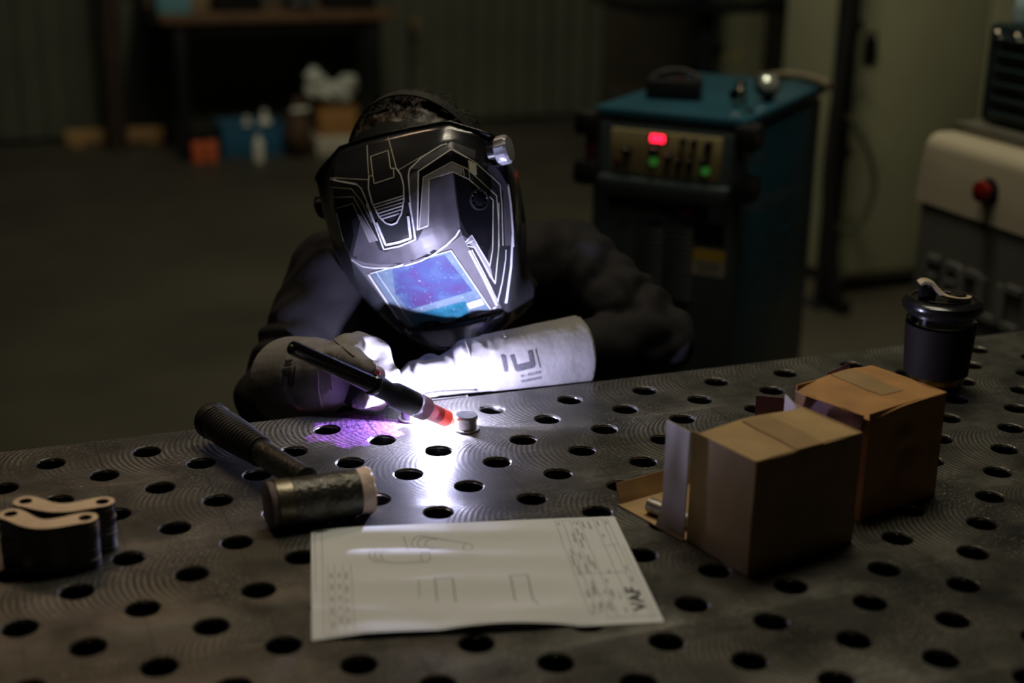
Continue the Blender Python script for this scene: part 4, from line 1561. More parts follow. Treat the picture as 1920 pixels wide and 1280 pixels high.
# side panel: a faint pale row of marks, and a small plate
ya, z1_ = wside(1412, 392)
yb, z2_ = wside(1512, 352)
M_mark = mat('faded_mark', (0.15, 0.17, 0.15), 0.6, var=0.1)
for k in range(9):
    s_ = k / 8
    box('side_mark', (WW - 0.0095, ya + (yb - ya) * s_, z1_ + (z2_ - z1_) * s_), (0.002, 0.013, 0.022 + 0.006 * (k % 3)), M_mark, wm)
y_, z_ = wside(1434, 297)
box('side_plate', (WW - 0.0095, y_, z_), (0.002, 0.045, 0.012), M_mark, wm)
for k in range(6):
    box('side_louvre', (WW - 0.009, 0.40, 0.70 - 0.03 * k), (0.004, 0.12, 0.008), M_tealside, wm, 0.001)
for sx in (0.03, WW - 0.03):
    for sy in (0.06, WD - 0.06):
        lathe('wheel', [(0.035, -0.018), (0.048, -0.014), (0.048, 0.014), (0.035, 0.018)], M_rubber, wm, 24, ((sx, sy, 0.05), (1, 0, 0)))
box('wheel_chassis', (WW / 2, WD / 2, 0.085), (WW - 0.05, WD, 0.03), M_black, wm, 0.004)


def wtop(px, py):
    p_ = onz(px, py, Z1) - wf0
    return p_.dot(ex), p_.dot(ey)


def wworld(px, py, z=Z1):
    return onz(px, py, z)


# on its top
p = wworld(1262, 186)
t = thing('remote_box', 'black control box lying on top of the blue welding machine', 'box', (p.x, p.y, Z1), math.atan2(ex.y, ex.x) + 0.25)
box('box_body', (0, 0.02, 0.021), (0.115, 0.075, 0.042), M_black, t, 0.006)
box('red_switch', (0.012, -0.0, 0.0435), (0.014, 0.010, 0.005), M_dred, t, 0.002)
lathe('dial', [(0.012, 0), (0.011, 0.008), (0.008, 0.010)], M_blackgloss, t, 18, ((-0.03, 0.02, 0.042), (0, 0, 1)))
tube('strap', [(-0.05, 0.05, 0.040), (-0.02, 0.06, 0.052), (0.02, 0.06, 0.052), (0.05, 0.05, 0.040)], 0.005, M_rubber, t, 8, 4)
M_chrome = mat('polished_fitting', (0.75, 0.68, 0.55), 0.12, 1.0, var=0.05)
p = wworld(1386, 198)
t = thing('hose_fitting', 'polished brass hose fitting standing on the front edge of the welding machine', 'fitting', (p.x, p.y, Z1))
lathe('hex_body', [(0.016, 0), (0.016, 0.014), (0.012, 0.016), (0.012, 0.03)], M_chrome, t, 6)
lathe('nipple', [(0.009, 0.03), (0.013, 0.034), (0.009, 0.040), (0.013, 0.044), (0.008, 0.052), (0.004, 0.053)], M_chrome, t, 20)
lathe('side_port', [(0.008, 0), (0.008, 0.02), (0.011, 0.021), (0.011, 0.028)], M_chrome, t, 14, ((0, 0, 0.02), (-0.8, -0.5, 0.2)))
p = wworld(1440, 190)
t = thing('regulator_gauge', 'small dark gauge with bright glass on top of the welding machine', 'gauge', (p.x, p.y, Z1))
lathe('gauge_body', [(0.024, 0), (0.026, 0.003), (0.026, 0.022), (0.022, 0.026)], M_black, t, 28, ((0, 0.01, 0.026), (-0.25, -0.8, 0.55)))
lathe('gauge_glass', [(0.021, 0.0), (0.017, 0.004), (0.008, 0.007), (0.001, 0.0075)], mat('gauge_glass', (0.5, 0.55, 0.5), 0.06, 0.6, var=0.05), t, 24, tuple([tuple(Vector((0, 0.01, 0.026)) + Vector((-0.25, -0.8, 0.55)).normalized() * 0.0262), (-0.25, -0.8, 0.55)]))
lathe('gauge_foot', [(0.012, 0), (0.010, 0.012)], M_black, t, 16)
p = wworld(1403, 212)
t = lathe('steel_nut', [(0.010, 0), (0.010, 0.009), (0.005, 0.0095), (0.005, 0.001)], M_chrome, None, 6)
t.location = (p.x, p.y, Z1)
tag(t, 'small steel nut at the front right corner of the welding machine top', 'nut')
pts = [wworld(1420, 156) + Vector((0, 0, 0.012)), wworld(1480, 150) + Vector((0, 0, 0.012)), wworld(1530, 160) + Vector((0, 0, 0.012)), wworld(1556, 172) + Vector((0, 0, 0.012))]
t = tube('gas_hose', pts, 0.010, mat('tan_hose', (0.16, 0.13, 0.085), 0.6, var=0.1), None, 10, 6)
tag(t, 'tan gas hose curving over the back of the welding machine', 'hose')

# ============================================================ pale green cabinet, black post, cables
M_cab = mat('pale_green_cabinet', (0.36, 0.36, 0.235), 0.5, var=0.06, vscale=4)
cl_, cr_ = ony(1602, 300, 2.8), ony(1824, 300, 2.8)
cw = cr_.x - cl_.x
cab = thing('steel_cabinet', 'tall pale green steel cabinet with a black oval handle', 'cabinet', (cl_.x, 2.8, 0))
box('cabinet_body', (cw * 0.75, 0.27, 1.05), (cw * 1.5, 0.5, 2.0), M_cab, cab, 0.006)
box('plinth', (cw * 0.75, 0.27, 0.025), (cw * 1.46, 0.46, 0.05), M_black, cab)
dl = box('door', (cw / 2, 0.006, 1.05), (cw - 0.006, 0.022, 1.94), M_cab, cab, 0.004)
d2 = box('door', (cw * 1.25 + 0.003, 0.006, 1.05), (cw / 2 - 0.006, 0.022, 1.94), M_cab, cab, 0.004)
hp_ = ony(1632, 90, 2.79)
bm = bmesh.new()
bmesh.ops.create_uvsphere(bm, u_segments=24, v_segments=14, radius=1)
bmesh.ops.scale(bm, vec=(0.026, 0.018, 0.047), verts=bm.verts)
from_bm('handle', bm, M_blackgloss, dl, angle=60, loc=(hp_.x - cl_.x - cw / 2, -0.018, hp_.z - 1.05))
box('handle_plate', (hp_.x - cl_.x - cw / 2, -0.0125, hp_.z - 1.05), (0.05, 0.004, 0.11), M_black, dl, 0.002)
bx0 = ony(1588, 120, 2.72)
t = thing('black_post', 'black square post standing at the left side of the pale green cabinet', 'post', (bx0.x, 2.72, 0))
box('post_shaft', (-0.01, 0, 1.0), (0.055, 0.055, 2.0), M_black, t, 0.004)
box('foot_plate', (-0.01, 0, 0.006), (0.14, 0.12, 0.012), M_black, t, 0.002)
for z_ in (0.55, 0.98):
    box('cable_clip', (0.0, -0.034, z_), (0.05, 0.014, 0.03), M_rubber, t, 0.003)


def hp(px, py, y):
    return ony(px, py, y)


t = tube('power_cable', [hp(1592, 100, 2.66), hp(1578, 200, 2.66), hp(1600, 232, 2.63), hp(1628, 285, 2.60), hp(1639, 345, 2.60), hp(1622, 405, 2.60), hp(1592, 432, 2.62), hp(1566, 425, 2.64)], 0.0085, mat('olive_cable', (0.05, 0.055, 0.035), 0.5, var=0.1), None, 10, 8)
tag(t, 'thin olive cable hanging in a loop beside the cabinet', 'cable')
t = tube('welding_hose', [hp(1596, 0, 2.60), hp(1580, 120, 2.60), hp(1562, 240, 2.60), hp(1552, 350, 2.60), hp(1556, 450, 2.60), hp(1570, 560, 2.60), Vector((hp(1582, 640, 2.60).x, 2.60, 0.02))], 0.022, M_rubber, None, 12, 8)
tag(t, 'thick black hose hanging down beside the black post', 'hose')
t = thing('floor_crate', 'dark crate on the floor between the welding machine and the cabinet', 'crate', (onz(1600, 560, 0).x - 0.05, 3.0, 0))
box('crate_body', (0, 0.05, 0.09), (0.30, 0.2, 0.18), M_darksteel, t, 0.006)
box('crate_lid', (0, 0.05, 0.187), (0.31, 0.21, 0.014), M_panel, t, 0.003)
t.location = (2.42, 3.45, 0)

# ============================================================ robot controller cabinet with lettering
ZF = 0.95
fa = onz(1722, 245, ZF)
FX = fa.x + 0.012
M_cream = mat('cream_controller_paint', (0.46, 0.40, 0.30), 0.4, var=0.05, vscale=6)
M_graphite = mat('graphite_panel', (0.060, 0.060, 0.052), 0.5, var=0.08, vscale=8)
M_letter = mat('grey_lettering', (0.125, 0.125, 0.115), 0.5, var=0.03)
rc = thing('robot_controller', 'cream and graphite robot controller with grey lettering and red knob', 'controller', (FX, fa.y, 0), 0)
# local: x away from its face, -y towards the camera along the face
FL = 0.86


def fface(px, py):
    d = ray(px, py)
    k = (FX - CAM_POS.x) / d.x
    q_ = CAM_POS + d * k
    return q_.y - fa.y, q_.z


zc_ = fface(1712, 372)[1]
bm = bmesh.new()
pr = []
rr = 0.032
for k in range(9):
    a = PI / 2 * k / 8
    pr.append((rr - rr * math.cos(a), ZF - rr + rr * math.sin(a)))
pr = [(0.0, zc_)] + pr + [(0.55, ZF), (0.55, zc_)]
y_end = -FL
va = [bm.verts.new((x, 0.0, z)) for x, z in pr]
vb = [bm.verts.new((x, y_end, z)) for x, z in pr]
bm.faces.new(va)
bm.faces.new(vb[::-1])
for i in range(len(pr)):
    j = (i + 1) % len(pr)
    bm.faces.new((va[i], va[j], vb[j], vb[i]))
bmesh.ops.recalc_face_normals(bm, faces=bm.faces)
e_ = [e for e in bm.edges if e.verts[0] in va and e.verts[1] in va and min(e.verts[0].co.z, e.verts[1].co.z) > zc_ + 0.01]
bmesh.ops.bevel(bm, geom=e_, offset=0.022, segments=4, affect='EDGES', profile=0.5)
from_bm('cream_hood', bm, M_cream, rc, angle=35)
box('graphite_body', (0.2745, -FL / 2 - 0.006, zc_ / 2 + 0.025), (0.54, FL - 0.012, zc_ - 0.052), M_graphite, rc, 0.006)
box('plinth', (0.29, -FL / 2, 0.03), (0.48, FL - 0.06, 0.06), M_black, rc)
ky, kz = fface(1856, 358)
kn_ = lathe('emergency_knob', [(0.0135, 0), (0.0135, 0.012), (0.0205, 0.014), (0.0220, 0.020), (0.0205, 0.027), (0.010, 0.031), (0.001, 0.032)], mat('deep_red_knob', (0.17, 0.007, 0.006), 0.25, var=0.1), rc, 28, ((0.0, ky, kz), (-1, 0, 0)))
kn_['label'] = 'round red knob'
lathe('knob_collar', [(0.026, 0), (0.026, 0.004), (0.022, 0.006)], M_black, kn_, 28, ((0.0, ky, kz), (-1, 0, 0)))


def stroke(name, pts, w, m, parent, dpt=-0.004):
    """flat rounded-line letter stroke on the controller face; pts are (y, z)"""
    P = [Vector((0, a, b)) for a, b in pts]
    V, Fc = [], []
    for i, p_ in enumerate(P):
        d0 = (P[i] - P[i - 1]).normalized() if i else None
        d1 = (P[i + 1] - P[i]).normalized() if i + 1 < len(P) else None
        d = ((d0 or d1) + (d1 or d0)).normalized()
        s_ = Vector((0, -d.z, d.y))
        k_ = 1.0
        if d0 and d1:
            k_ = 1 / max(0.5, math.sqrt((1 + d0.dot(d1)) / 2))
        for q_ in (-1, 1):
            V.append(p_ + s_ * w / 2 * k_ * q_ + Vector((dpt, 0, 0)))
            V.append(p_ + s_ * w / 2 * k_ * q_ + Vector((0.013, 0, 0)))
    for i in range(len(P) - 1):
        o_ = 4 * i
        Fc += [(o_, o_ + 2, o_ + 6, o_ + 4), (o_, o_ + 4, o_ + 5, o_ + 1), (o_ + 2, o_ + 3, o_ + 7, o_ + 6)]
    Fc += [(0, 1, 3, 2), (len(V) - 4, len(V) - 2, len(V) - 1, len(V) - 3)]
    bm = bmesh.new()
    vs = [bm.verts.new(v) for v in V]
    for f in Fc:
        bm.faces.new([vs[i] for i in f])
    return from_bm(name, bm, m, parent)


ty0, tz1 = fface(1738, 480)
tz0 = fface(1735, 548)[1]
hh = tz1 - tz0
lw = hh * 0.78


def L_(y, z):
    return (ty0 - y * lw, tz0 + z * hh)


def rnd(pts, r=0.16, n=4):
    out = [pts[0]]
    for a, b, c in zip(pts[:-2], pts[1:-1], pts[2:]):
        A_, B_, C_ = Vector(a), Vector(b), Vector(c)
        p0_ = B_ + (A_ - B_).normalized() * r
        p1_ = B_ + (C_ - B_).normalized() * r
        for k in range(n + 1):
            t_ = k / n
            q_ = p0_ * (1 - t_) ** 2 + B_ * 2 * t_ * (1 - t_) + p1_ * t_ ** 2
            out.append((q_.x, q_.y))
    out.append(pts[-1])
    return out


sw = hh * 0.17
G = {'F': [rnd([(0, 0), (0, 1), (0.72, 1)]), [(0, 0.52), (0.62, 0.52)]],
     'A': [rnd([(0.05, 1), (0.8, 1), (0.8, 0)]), rnd([(0.8, 0.55), (0.02, 0.55), (0.02, 0.02), (0.8, 0.02)])],
     'N': [rnd([(0, 0), (0, 1), (0.8, 1), (0.8, 0)])],
     'U': [rnd([(0, 1), (0, 0.02), (0.8, 0.02), (0.8, 1)])],
     'C': [rnd([(0.8, 1), (0, 1), (0, 0.02), (0.8, 0.02)])]}
xo = 0.0
for ch in 'FANUC':
    first = True
    for s_ in G[ch]:
        o_ = stroke('letter', [L_(xo + a, b) for a, b in s_], sw, M_letter, rc)
    xo += 1.02
# dark crate with louvred side and pale glass balls on top of the controller
M_grille = mat('dark_teal_crate', (0.012, 0.022, 0.024), 0.35, var=0.15, vscale=14)
fo = onz(1840, 248, ZF)
t = thing('louvred_unit', 'dark teal louvred unit standing on the controller hood', 'machine', (fo.x + 0.004, fo.y + 0.02, ZF))
UL = 0.42
hu_ = 0.205
box('tray', (0.13, -UL / 2, 0.010), (0.36, UL + 0.04, 0.020), mat('grey_tray', (0.17, 0.16, 0.13), 0.4, 0.5, var=0.1), t, 0.004)
box('unit_body', (0.14, -UL / 2, 0.02 + hu_ / 2), (0.28, UL, hu_), M_grille, t, 0.012)
for k in range(6):
    box('louvre', (-0.004, -UL / 2 - 0.01, 0.045 + 0.03 * k), (0.016, UL - 0.06, 0.012), M_grille, t, 0.003, Matrix.Rotation(-0.5, 3, 'Y'))
for k in range(4):
    lathe('latch_screw', [(0.010, 0), (0.010, 0.004), (0.006, 0.008)], M_chrome, t, 16, ((0.0, -0.025 - 0.06 * k, hu_ - 0.002), (-1, 0, 0.5)))
M_jar = mat('frosted_jar', (0.45, 0.60, 0.66), 0.15, trans=0.3, var=0.1)
for k in range(4):
    j = thing('glass_jar', 'pale blue glass jar, %s in the row on the louvred unit' % ('first', 'second', 'third', 'fourth')[k], 'jar', (fo.x + 0.004 + 0.055, fo.y - 0.040 - 0.082 * k, ZF + 0.02 + hu_), 0, 'glass jars on the louvred unit')
    lathe('jar_body', [(0.030, 0), (0.037, 0.004), (0.038, 0.03), (0.034, 0.055), (0.022, 0.068), (0.021, 0.074)], M_jar, j, 26)
    lathe('jar_lid', [(0.023, 0.072), (0.024, 0.074), (0.024, 0.090), (0.02, 0.093)], M_blue, j, 20)

# ============================================================ the welder
M_skin = mat('skin', (0.48, 0.28, 0.20), 0.5, var=0.06, vscale=30)
M_hair = mat('dark_brown_hair', (0.022, 0.013, 0.008), 0.5, var=0.4, vscale=60, bump=0.4, bscale=150, stretch=(1, 1, 0.3))
M_jacket = mat('black_welding_jacket', (0.0115, 0.0105, 0.012), 0.80, spec=0.25, var=0.22, vscale=18, bump=0.35, bscale=420)
M_trouser = mat('dark_work_trousers', (0.022, 0.022, 0.026), 0.8, var=0.15, vscale=18)
M_boot = mat('black_leather_boot', (0.014, 0.012, 0.011), 0.45, var=0.2, vscale=30)
M_leather = mat('pale_glove_leather', (0.20, 0.19, 0.185), 0.62, var=0.10, vscale=28, bump=0.35, bscale=120)
M_glovemark = mat('glove_print', (0.045, 0.045, 0.05), 0.7, var=0.3, vscale=300)

PB = Vector((0.26, 0.72, 0.0))
PI_ = Matrix.Translation(-PB)
person = thing('person', 'person in black jacket and pale leather gloves leaning over the table, welding', 'person', PB)

# joints (metres)
pelvis = Vector((0.27, 0.80, 0.55))
belly = Vector((0.26, 0.68, 0.70))
chest = Vector((0.235, 0.50, 0.84))
nbase = Vector((0.210, 0.405, 0.945))
shL, elL = ony(1060, 500, 0.335), ony(1226, 638, 0.205)
wrL = ony(884, 690, 0.145)
shR, elR = ony(636, 524, 0.39), dep(520, 738, 1.855)
wrR = dep(616, 702, 1.672)
HM = Matrix(((0.7603, -0.2945, -0.579, 0.1519), (-0.589, 0.0633, -0.8056, 0.2699), (0.2739, 0.9536, -0.1254, 1.027), (0, 0, 0, 1)))
hx, hy, hz = HM.to_3x3().col
HMr = HM.to_3x3()
HMr = Matrix((hx.normalized(), (hz.cross(hx)).normalized(), hz.normalized())).transposed()
HM = Matrix.LocRotScale(Vector((0.1519, 0.2699, 1.027)), HMr, None)
HO = HM.translation


def hl_(x, y, z):
    return HM @ Vector((x, y, z))


hipL, hipR = Vector((0.36, 0.78, 0.53)), Vector((0.18, 0.80, 0.53))
knL, knR = Vector((0.42, 0.36, 0.53)), Vector((0.14, 0.36, 0.53))
anL, anR = Vector((0.43, 0.44, 0.09)), Vector((0.13, 0.44, 0.09))
body, _b = blob('body', [
    ('c', pelvis, 0.13, belly, 0.12), ('c', belly, 0.12, chest, 0.125), ('c', chest, 0.115, nbase, 0.06),
    ('c', nbase, 0.056, hl_(0, -0.05, -0.03), 0.054),
    ('c', shR, 0.048, shL, 0.048), ('c', shL, 0.046, elL, 0.036), ('c', elL, 0.040, wrL, 0.028),
    ('c', shR, 0.046, elR, 0.036), ('c', elR, 0.040, wrR, 0.028),
    ('c', hipL, 0.085, knL, 0.058), ('c', knL, 0.055, anL, 0.038), ('c', hipR, 0.085, knR, 0.058), ('c', knR, 0.055, anR, 0.038),
    ('e', hl_(0, 0.018, -0.018), (0.074, 0.110, 0.088), HMr), ('c', hl_(0, -0.062, 0.012), 0.034, hl_(0, -0.03, 0.02), 0.048),
    ('c', hl_(0, 0.0, 0.064), 0.007, hl_(0, -0.024, 0.074), 0.010), ('e', hl_(0.073, -0.01, -0.01), (0.010, 0.030, 0.018), HMr),
    ('e', hl_(-0.073, -0.01, -0.01), (0.010, 0.030, 0.018), HMr), ('c', hl_(-0.018, -0.052, 0.050), 0.006, hl_(0.018, -0.052, 0.050), 0.006),
], 0.008, M_skin, person, 3, None, PI_)
for s_ in (-1, 1):
    bm = bmesh.new()
    bmesh.ops.create_uvsphere(bm, u_segments=14, v_segments=8, radius=0.011)
    e_ = from_bm('eye', bm, mat('eye_white', (0.75, 0.73, 0.70), 0.2, var=0.05), body, angle=60, loc=PI_ @ hl_(0.031 * s_, 0.008, 0.056))


jl_end = elL + (wrL - elL) * 0.55
jr_end = elR + (wrR - elR) * 0.66
# folds of the jacket: long rolls that run across the sleeve at the elbow and down the upper arm
def jacket_folds(c, n):
    d = 0.0
    for ctr, ax_, amp, fr in ((elL, (shL - elL).normalized(), 0.0085, 52), (elL + (wrL - elL) * 0.25, (wrL - elL).normalized(), 0.0065, 60), (elR, (shR - elR).normalized(), 0.0075, 55), (shL, Vector((0.3, -0.6, -0.5)), 0.006, 48), (shR, Vector((0.2, -0.7, -0.3)), 0.005, 48)):
        r = (c - ctr).length
        g = math.exp(-(r / 0.12) ** 2)
        w = noise.noise(c * 11) * 2.0
        s_ = math.sin((c - ctr).dot(ax_) * fr + w * 2.2)
        d += amp * g * (abs(s_) ** 1.5 * 1.3 - 0.6)
    d += 0.006 * noise.noise(c * 9) + 0.0035 * noise.noise(c * 23 + Vector((3, 1, 7)))
    return d * min(1, max(0, (c - jl_end).length - 0.05) / 0.08, max(0, (c - jr_end).length - 0.05) / 0.08)


jk, _b = blob('jacket', [
    ('c', pelvis + Vector((0, 0, -0.02)), 0.165, belly, 0.15), ('c', belly, 0.15, chest, 0.155), ('c', chest, 0.15, nbase + Vector((0, 0.03, -0.03)), 0.10),
    ('c', shR + Vector((0.03, 0.025, -0.015)), 0.066, shL + Vector((-0.03, 0.02, -0.01)), 0.070),
    ('c', nbase + Vector((0, 0.0, -0.01)), 0.076, hl_(0, -0.085, -0.085), 0.062),
    ('c', shL, 0.068, shL + (elL - shL) * 0.5, 0.065), ('c', shL + (elL - shL) * 0.5, 0.065, elL, 0.051), ('c', elL, 0.050, jl_end, 0.036),
    ('c', shR, 0.068, shR + (elR - shR) * 0.5, 0.062), ('c', shR + (elR - shR) * 0.5, 0.062, elR, 0.052), ('c', elR, 0.050, jr_end, 0.040),
], 0.0055, M_jacket, person, 4, jacket_folds, PI_)
col_c = hl_(0, -0.10, -0.055)
V, Fc = [], []
nd = (hl_(0, 0, 0) - nbase).normalized()
u_, v_, w_ = frame_of(nd)
NC = 30
for lev, (h_, r_) in enumerate(((-0.03, 0.082), (0.0, 0.078), (0.020, 0.076), (0.022, 0.072), (0.0, 0.072))):
    for k in range(NC):
        a = 2 * PI * k / NC
        V.append(PI_ @ (nbase + Vector((-0.01, -0.03, 0.025)) + w_ * (h_ + 0.006 * noise.noise(Vector((math.cos(a) * 2, math.sin(a) * 2, h_ * 9)))) + (u_ * math.cos(a) + v_ * math.sin(a)) * r_))
for i in range(4):
    for k in range(NC):
        Fc.append((i * NC + k, i * NC + (k + 1) % NC, (i + 1) * NC + (k + 1) % NC, (i + 1) * NC + k))
link_mesh('collar', V, Fc, M_jacket, jk, smooth=True)

blob('trousers', [('c', pelvis, 0.15, pelvis + Vector((0, -0.02, -0.03)), 0.15), ('c', hipL, 0.098, knL, 0.073), ('c', knL, 0.072, anL + Vector((0, 0, 0.02)), 0.058),
                  ('c', hipR, 0.098, knR, 0.073), ('c', knR, 0.072, anR + Vector((0, 0, 0.02)), 0.058)], 0.010, M_trouser, person, 3, lambda c, n: 0.006 * noise.noise(c * 14), PI_)
for an in (anL, anR):
    bt, _b = blob('boot', [('c', an + Vector((0, 0.0, 0.10)), 0.054, an + Vector((0, 0.01, -0.03)), 0.052), ('c', an + Vector((0, 0.02, -0.045)), 0.042, an + Vector((0, -0.16, -0.05)), 0.038)], 0.007, M_boot, person, 3, None, PI_)
    box('sole', PI_ @ (an + Vector((0, -0.07, -0.082))), (0.09, 0.29, 0.016), M_rubber, bt, 0.006)
# hair: a tousled mop with single strands over the crown
def hair_d(c, n):
    l = HM.inverted() @ c
    return 0.006 * noise.noise(Vector((math.atan2(l.x, l.z) * 7, l.y * 16, 1))) + 0.004 * noise.noise(c * 70)


hr_, hb = blob('hair', [('e', hl_(-0.008, 0.040, -0.022), (0.090, 0.116, 0.098), HMr), ('e', hl_(-0.004, 0.0, -0.06), (0.082, 0.09, 0.07), HMr)], 0.005, M_hair, person, 2, hair_d, PI_)
rh = random.Random(11)
V, Fc = [], []
for k in range(260):
    th = rh.uniform(0, 2 * PI)
    ph_ = rh.uniform(0.05, 1.25)
    base = Vector((-0.008 + math.sin(ph_) * math.cos(th) * 0.088, 0.040 + math.cos(ph_) * 0.110, -0.022 + math.sin(ph_) * math.sin(th) * 0.096))
    nr_ = Vector((base.x / 0.086, (base.y - 0.036) / 0.11, (base.z + 0.022) / 0.098)).normalized()
    sw_ = nr_.cross(Vector((rh.uniform(-1, 1), rh.uniform(-1, 1), rh.uniform(-1, 1)))).normalized()
    pts = [HM @ (base + nr_ * (0.002 + 0.010 * math.sin(t_ * 1.6) * rh.uniform(0.6, 1.4)) + sw_ * 0.030 * t_) for t_ in (0, 0.33, 0.66, 1.0)]
    v, f = tube_data([PI_ @ p_ for p_ in pts], [0.0005, 0.0006, 0.0005, 0.0002], 5)
    o_ = len(V)
    V += v
    Fc += [tuple(i + o_ for i in q) for q in f]
so = link_mesh('hair_strands', V, Fc, M_hair, hr_, smooth=True)
so['kind'] = 'stuff'

# ---- gloves
cfL = ony(1090, 660, 0.148)
def glove_wr(c, n):
    g_ = min(1.0, max(0.0, min((c - cfL).length, (c - cfR).length) - 0.11) / 0.04)
    r_ = 1 - abs(noise.noise(c * 21 + Vector((2, 5, 1))))
    return (0.4 + 0.6 * g_) * (0.0010 * noise.noise(c * 60) + 0.0016 * noise.noise(c * 26 + Vector((2, 5, 1)))) + 0.0034 * g_ * (r_ ** 6 - 0.4)


cfR = dep(548, 716, 1.765)                    # cuff mouth of the right gauntlet
P_ = dep
kR = [P_(672, 652, 1.690), P_(660, 680, 1.682), P_(648, 708, 1.690), P_(636, 732, 1.695)]
gR_parts = [
    ('f', cfR, 0.0570, wrR + (cfR - wrR) * 0.28, 0.0470), ('c', wrR + (cfR - wrR) * 0.35, 0.046, wrR, 0.037),
    ('c', wrR, 0.036, P_(648, 676, 1.672), 0.029), ('c', wrR, 0.036, P_(642, 712, 1.680), 0.029), ('c', P_(652, 668, 1.670), 0.026, P_(645, 715, 1.682), 0.026),
    # index finger over the torch
    ('c', kR[0], 0.0190, P_(708, 664, 1.698), 0.0175), ('c', P_(708, 664, 1.698), 0.0175, P_(718, 688, 1.690), 0.0145), ('c', P_(718, 688, 1.690), 0.0145, P_(733, 704, 1.682), 0.0095),
    # middle, ring and little fingers curled under the handle
    ('c', kR[1], 0.0180, P_(704, 712, 1.668), 0.0150), ('c', P_(704, 712, 1.668), 0.0150, P_(712, 742, 1.652), 0.0128), ('c', P_(712, 742, 1.652), 0.0128, P_(688, 748, 1.640), 0.0110),
    ('c', kR[2], 0.0175, P_(692, 734, 1.678), 0.0145), ('c', P_(692, 734, 1.678), 0.0145, P_(704, 750, 1.668), 0.0120), ('c', P_(704, 750, 1.668), 0.0120, P_(676, 752, 1.655), 0.0105),
    ('c', kR[3], 0.0160, P_(678, 745, 1.674), 0.0125), ('c', P_(678, 745, 1.674), 0.0125, P_(712, 753, 1.668), 0.0100),
    # thumb on the near side of the handle
    ('c', P_(632, 678, 1.650), 0.0200, P_(660, 674, 1.622), 0.0170), ('c', P_(660, 674, 1.622), 0.0165, P_(684, 692, 1.606), 0.0135),
]
gR, gRb = blob('glove', gR_parts, 0.0026, M_leather, person, 3, glove_wr, PI_)
gR['label'] = 'pale leather glove holding the torch'
kL = [P_(808, 692, 1.765), P_(806, 690, 1.758), P_(802, 706, 1.754), P_(804, 722, 1.752)]
gL_parts = [
    ('f', cfL, 0.0480, wrL + (cfL - wrL) * 0.12, 0.0395), ('c', wrL + (cfL - wrL) * 0.2, 0.039, wrL, 0.036),
    ('c', wrL, 0.035, P_(832, 702, 1.772), 0.025), ('c', wrL, 0.035, P_(834, 708, 1.768), 0.028), ('c', P_(836, 702, 1.772), 0.024, P_(832, 712, 1.766), 0.026),
    ('c', kL[0], 0.0170, P_(778, 694, 1.742), 0.0140), ('c', P_(778, 694, 1.742), 0.0140, P_(758, 712, 1.734), 0.0115), ('c', P_(758, 712, 1.734), 0.0112, P_(752, 722, 1.732), 0.0090),
    ('c', kL[1], 0.0172, P_(776, 712, 1.738), 0.0140), ('c', P_(776, 712, 1.738), 0.0140, P_(768, 732, 1.734), 0.0115), ('c', P_(768, 732, 1.734), 0.0112, P_(786, 737, 1.734), 0.0095),
    ('c', kL[2], 0.0168, P_(786, 724, 1.742), 0.0132), ('c', P_(786, 724, 1.742), 0.0132, P_(792, 738, 1.744), 0.0108), ('c', P_(792, 738, 1.744), 0.0105, P_(812, 738, 1.746), 0.0090),
    ('c', kL[3], 0.0150, P_(802, 736, 1.752), 0.0115), ('c', P_(802, 736, 1.752), 0.0110, P_(826, 738, 1.758), 0.0090),
    ('c', P_(860, 688, 1.765), 0.0170, P_(820, 692, 1.740), 0.0145), ('c', P_(820, 692, 1.740), 0.0145, P_(790, 694, 1.726), 0.0125),
]
gL, gLb = blob('glove', gL_parts, 0.0026, M_leather, person, 3, glove_wr, PI_)
gL['label'] = 'brightly lit pale leather glove on the table edge'


def cz(ox, oy, s, pts):
    return [(ox + x / s, oy + y / s) for x, y in pts]


# print on the left glove (seen sideways): one bar, one U, small lines of lettering
zL = lambda pts: cz(900, 630, 8.727, pts)
u_poly = zL([(485, 310), (560, 295), (600, 465), (815, 415), (775, 240), (850, 228), (905, 470), (880, 515), (620, 582), (575, 560)])
i_poly = zL([(330, 310), (370, 298), (420, 325), (455, 500), (455, 575), (400, 580), (350, 360)])
fills('glove_emblem', gLb, [u_poly], M_glovemark, gL, PI_, 0.0005)
fills('glove_emblem', gLb, [i_poly], M_glovemark, gL, PI_, 0.0005)
ribbons('glove_print', gLb, [(zL([(905, 210), (985, 515)]), 0.0012)], M_glovemark, gL, PI_, 0.0005)


def place_text(s, bvh, o, ux, uy, m, parent, inv, name, off=0.0006):
    """lettering: o = pixel of the baseline start, ux/uy = pixel vectors of the text's width and cap height"""
    tv, tf = text_mesh(s, 1.0)
    w = max(v.x for v in tv)
    V, ok = [], []
    for v in tv:
        a, b = v.x / w, v.y / 0.70
        p_, n_ = cast(bvh, o[0] + ux[0] * a + uy[0] * b, o[1] + ux[1] * a + uy[1] * b)
        ok.append(p_ is not None)
        V.append(inv @ (p_ + n_ * off) if p_ else Vector())
    return link_mesh(name, V, [f for f in tf if all(ok[i] for i in f)], m, parent)


place_text('WELDER / 10', gLb, zL([(1005, 605)])[0], (-38, 8.2), (-1.4, -5.4), M_glovemark, gL, PI_, 'glove_print')
place_text('SANDERIUM', gLb, zL([(1015, 690)])[0], (-38, 8.2), (-1.4, -5.4), M_glovemark, gL, PI_, 'glove_print')
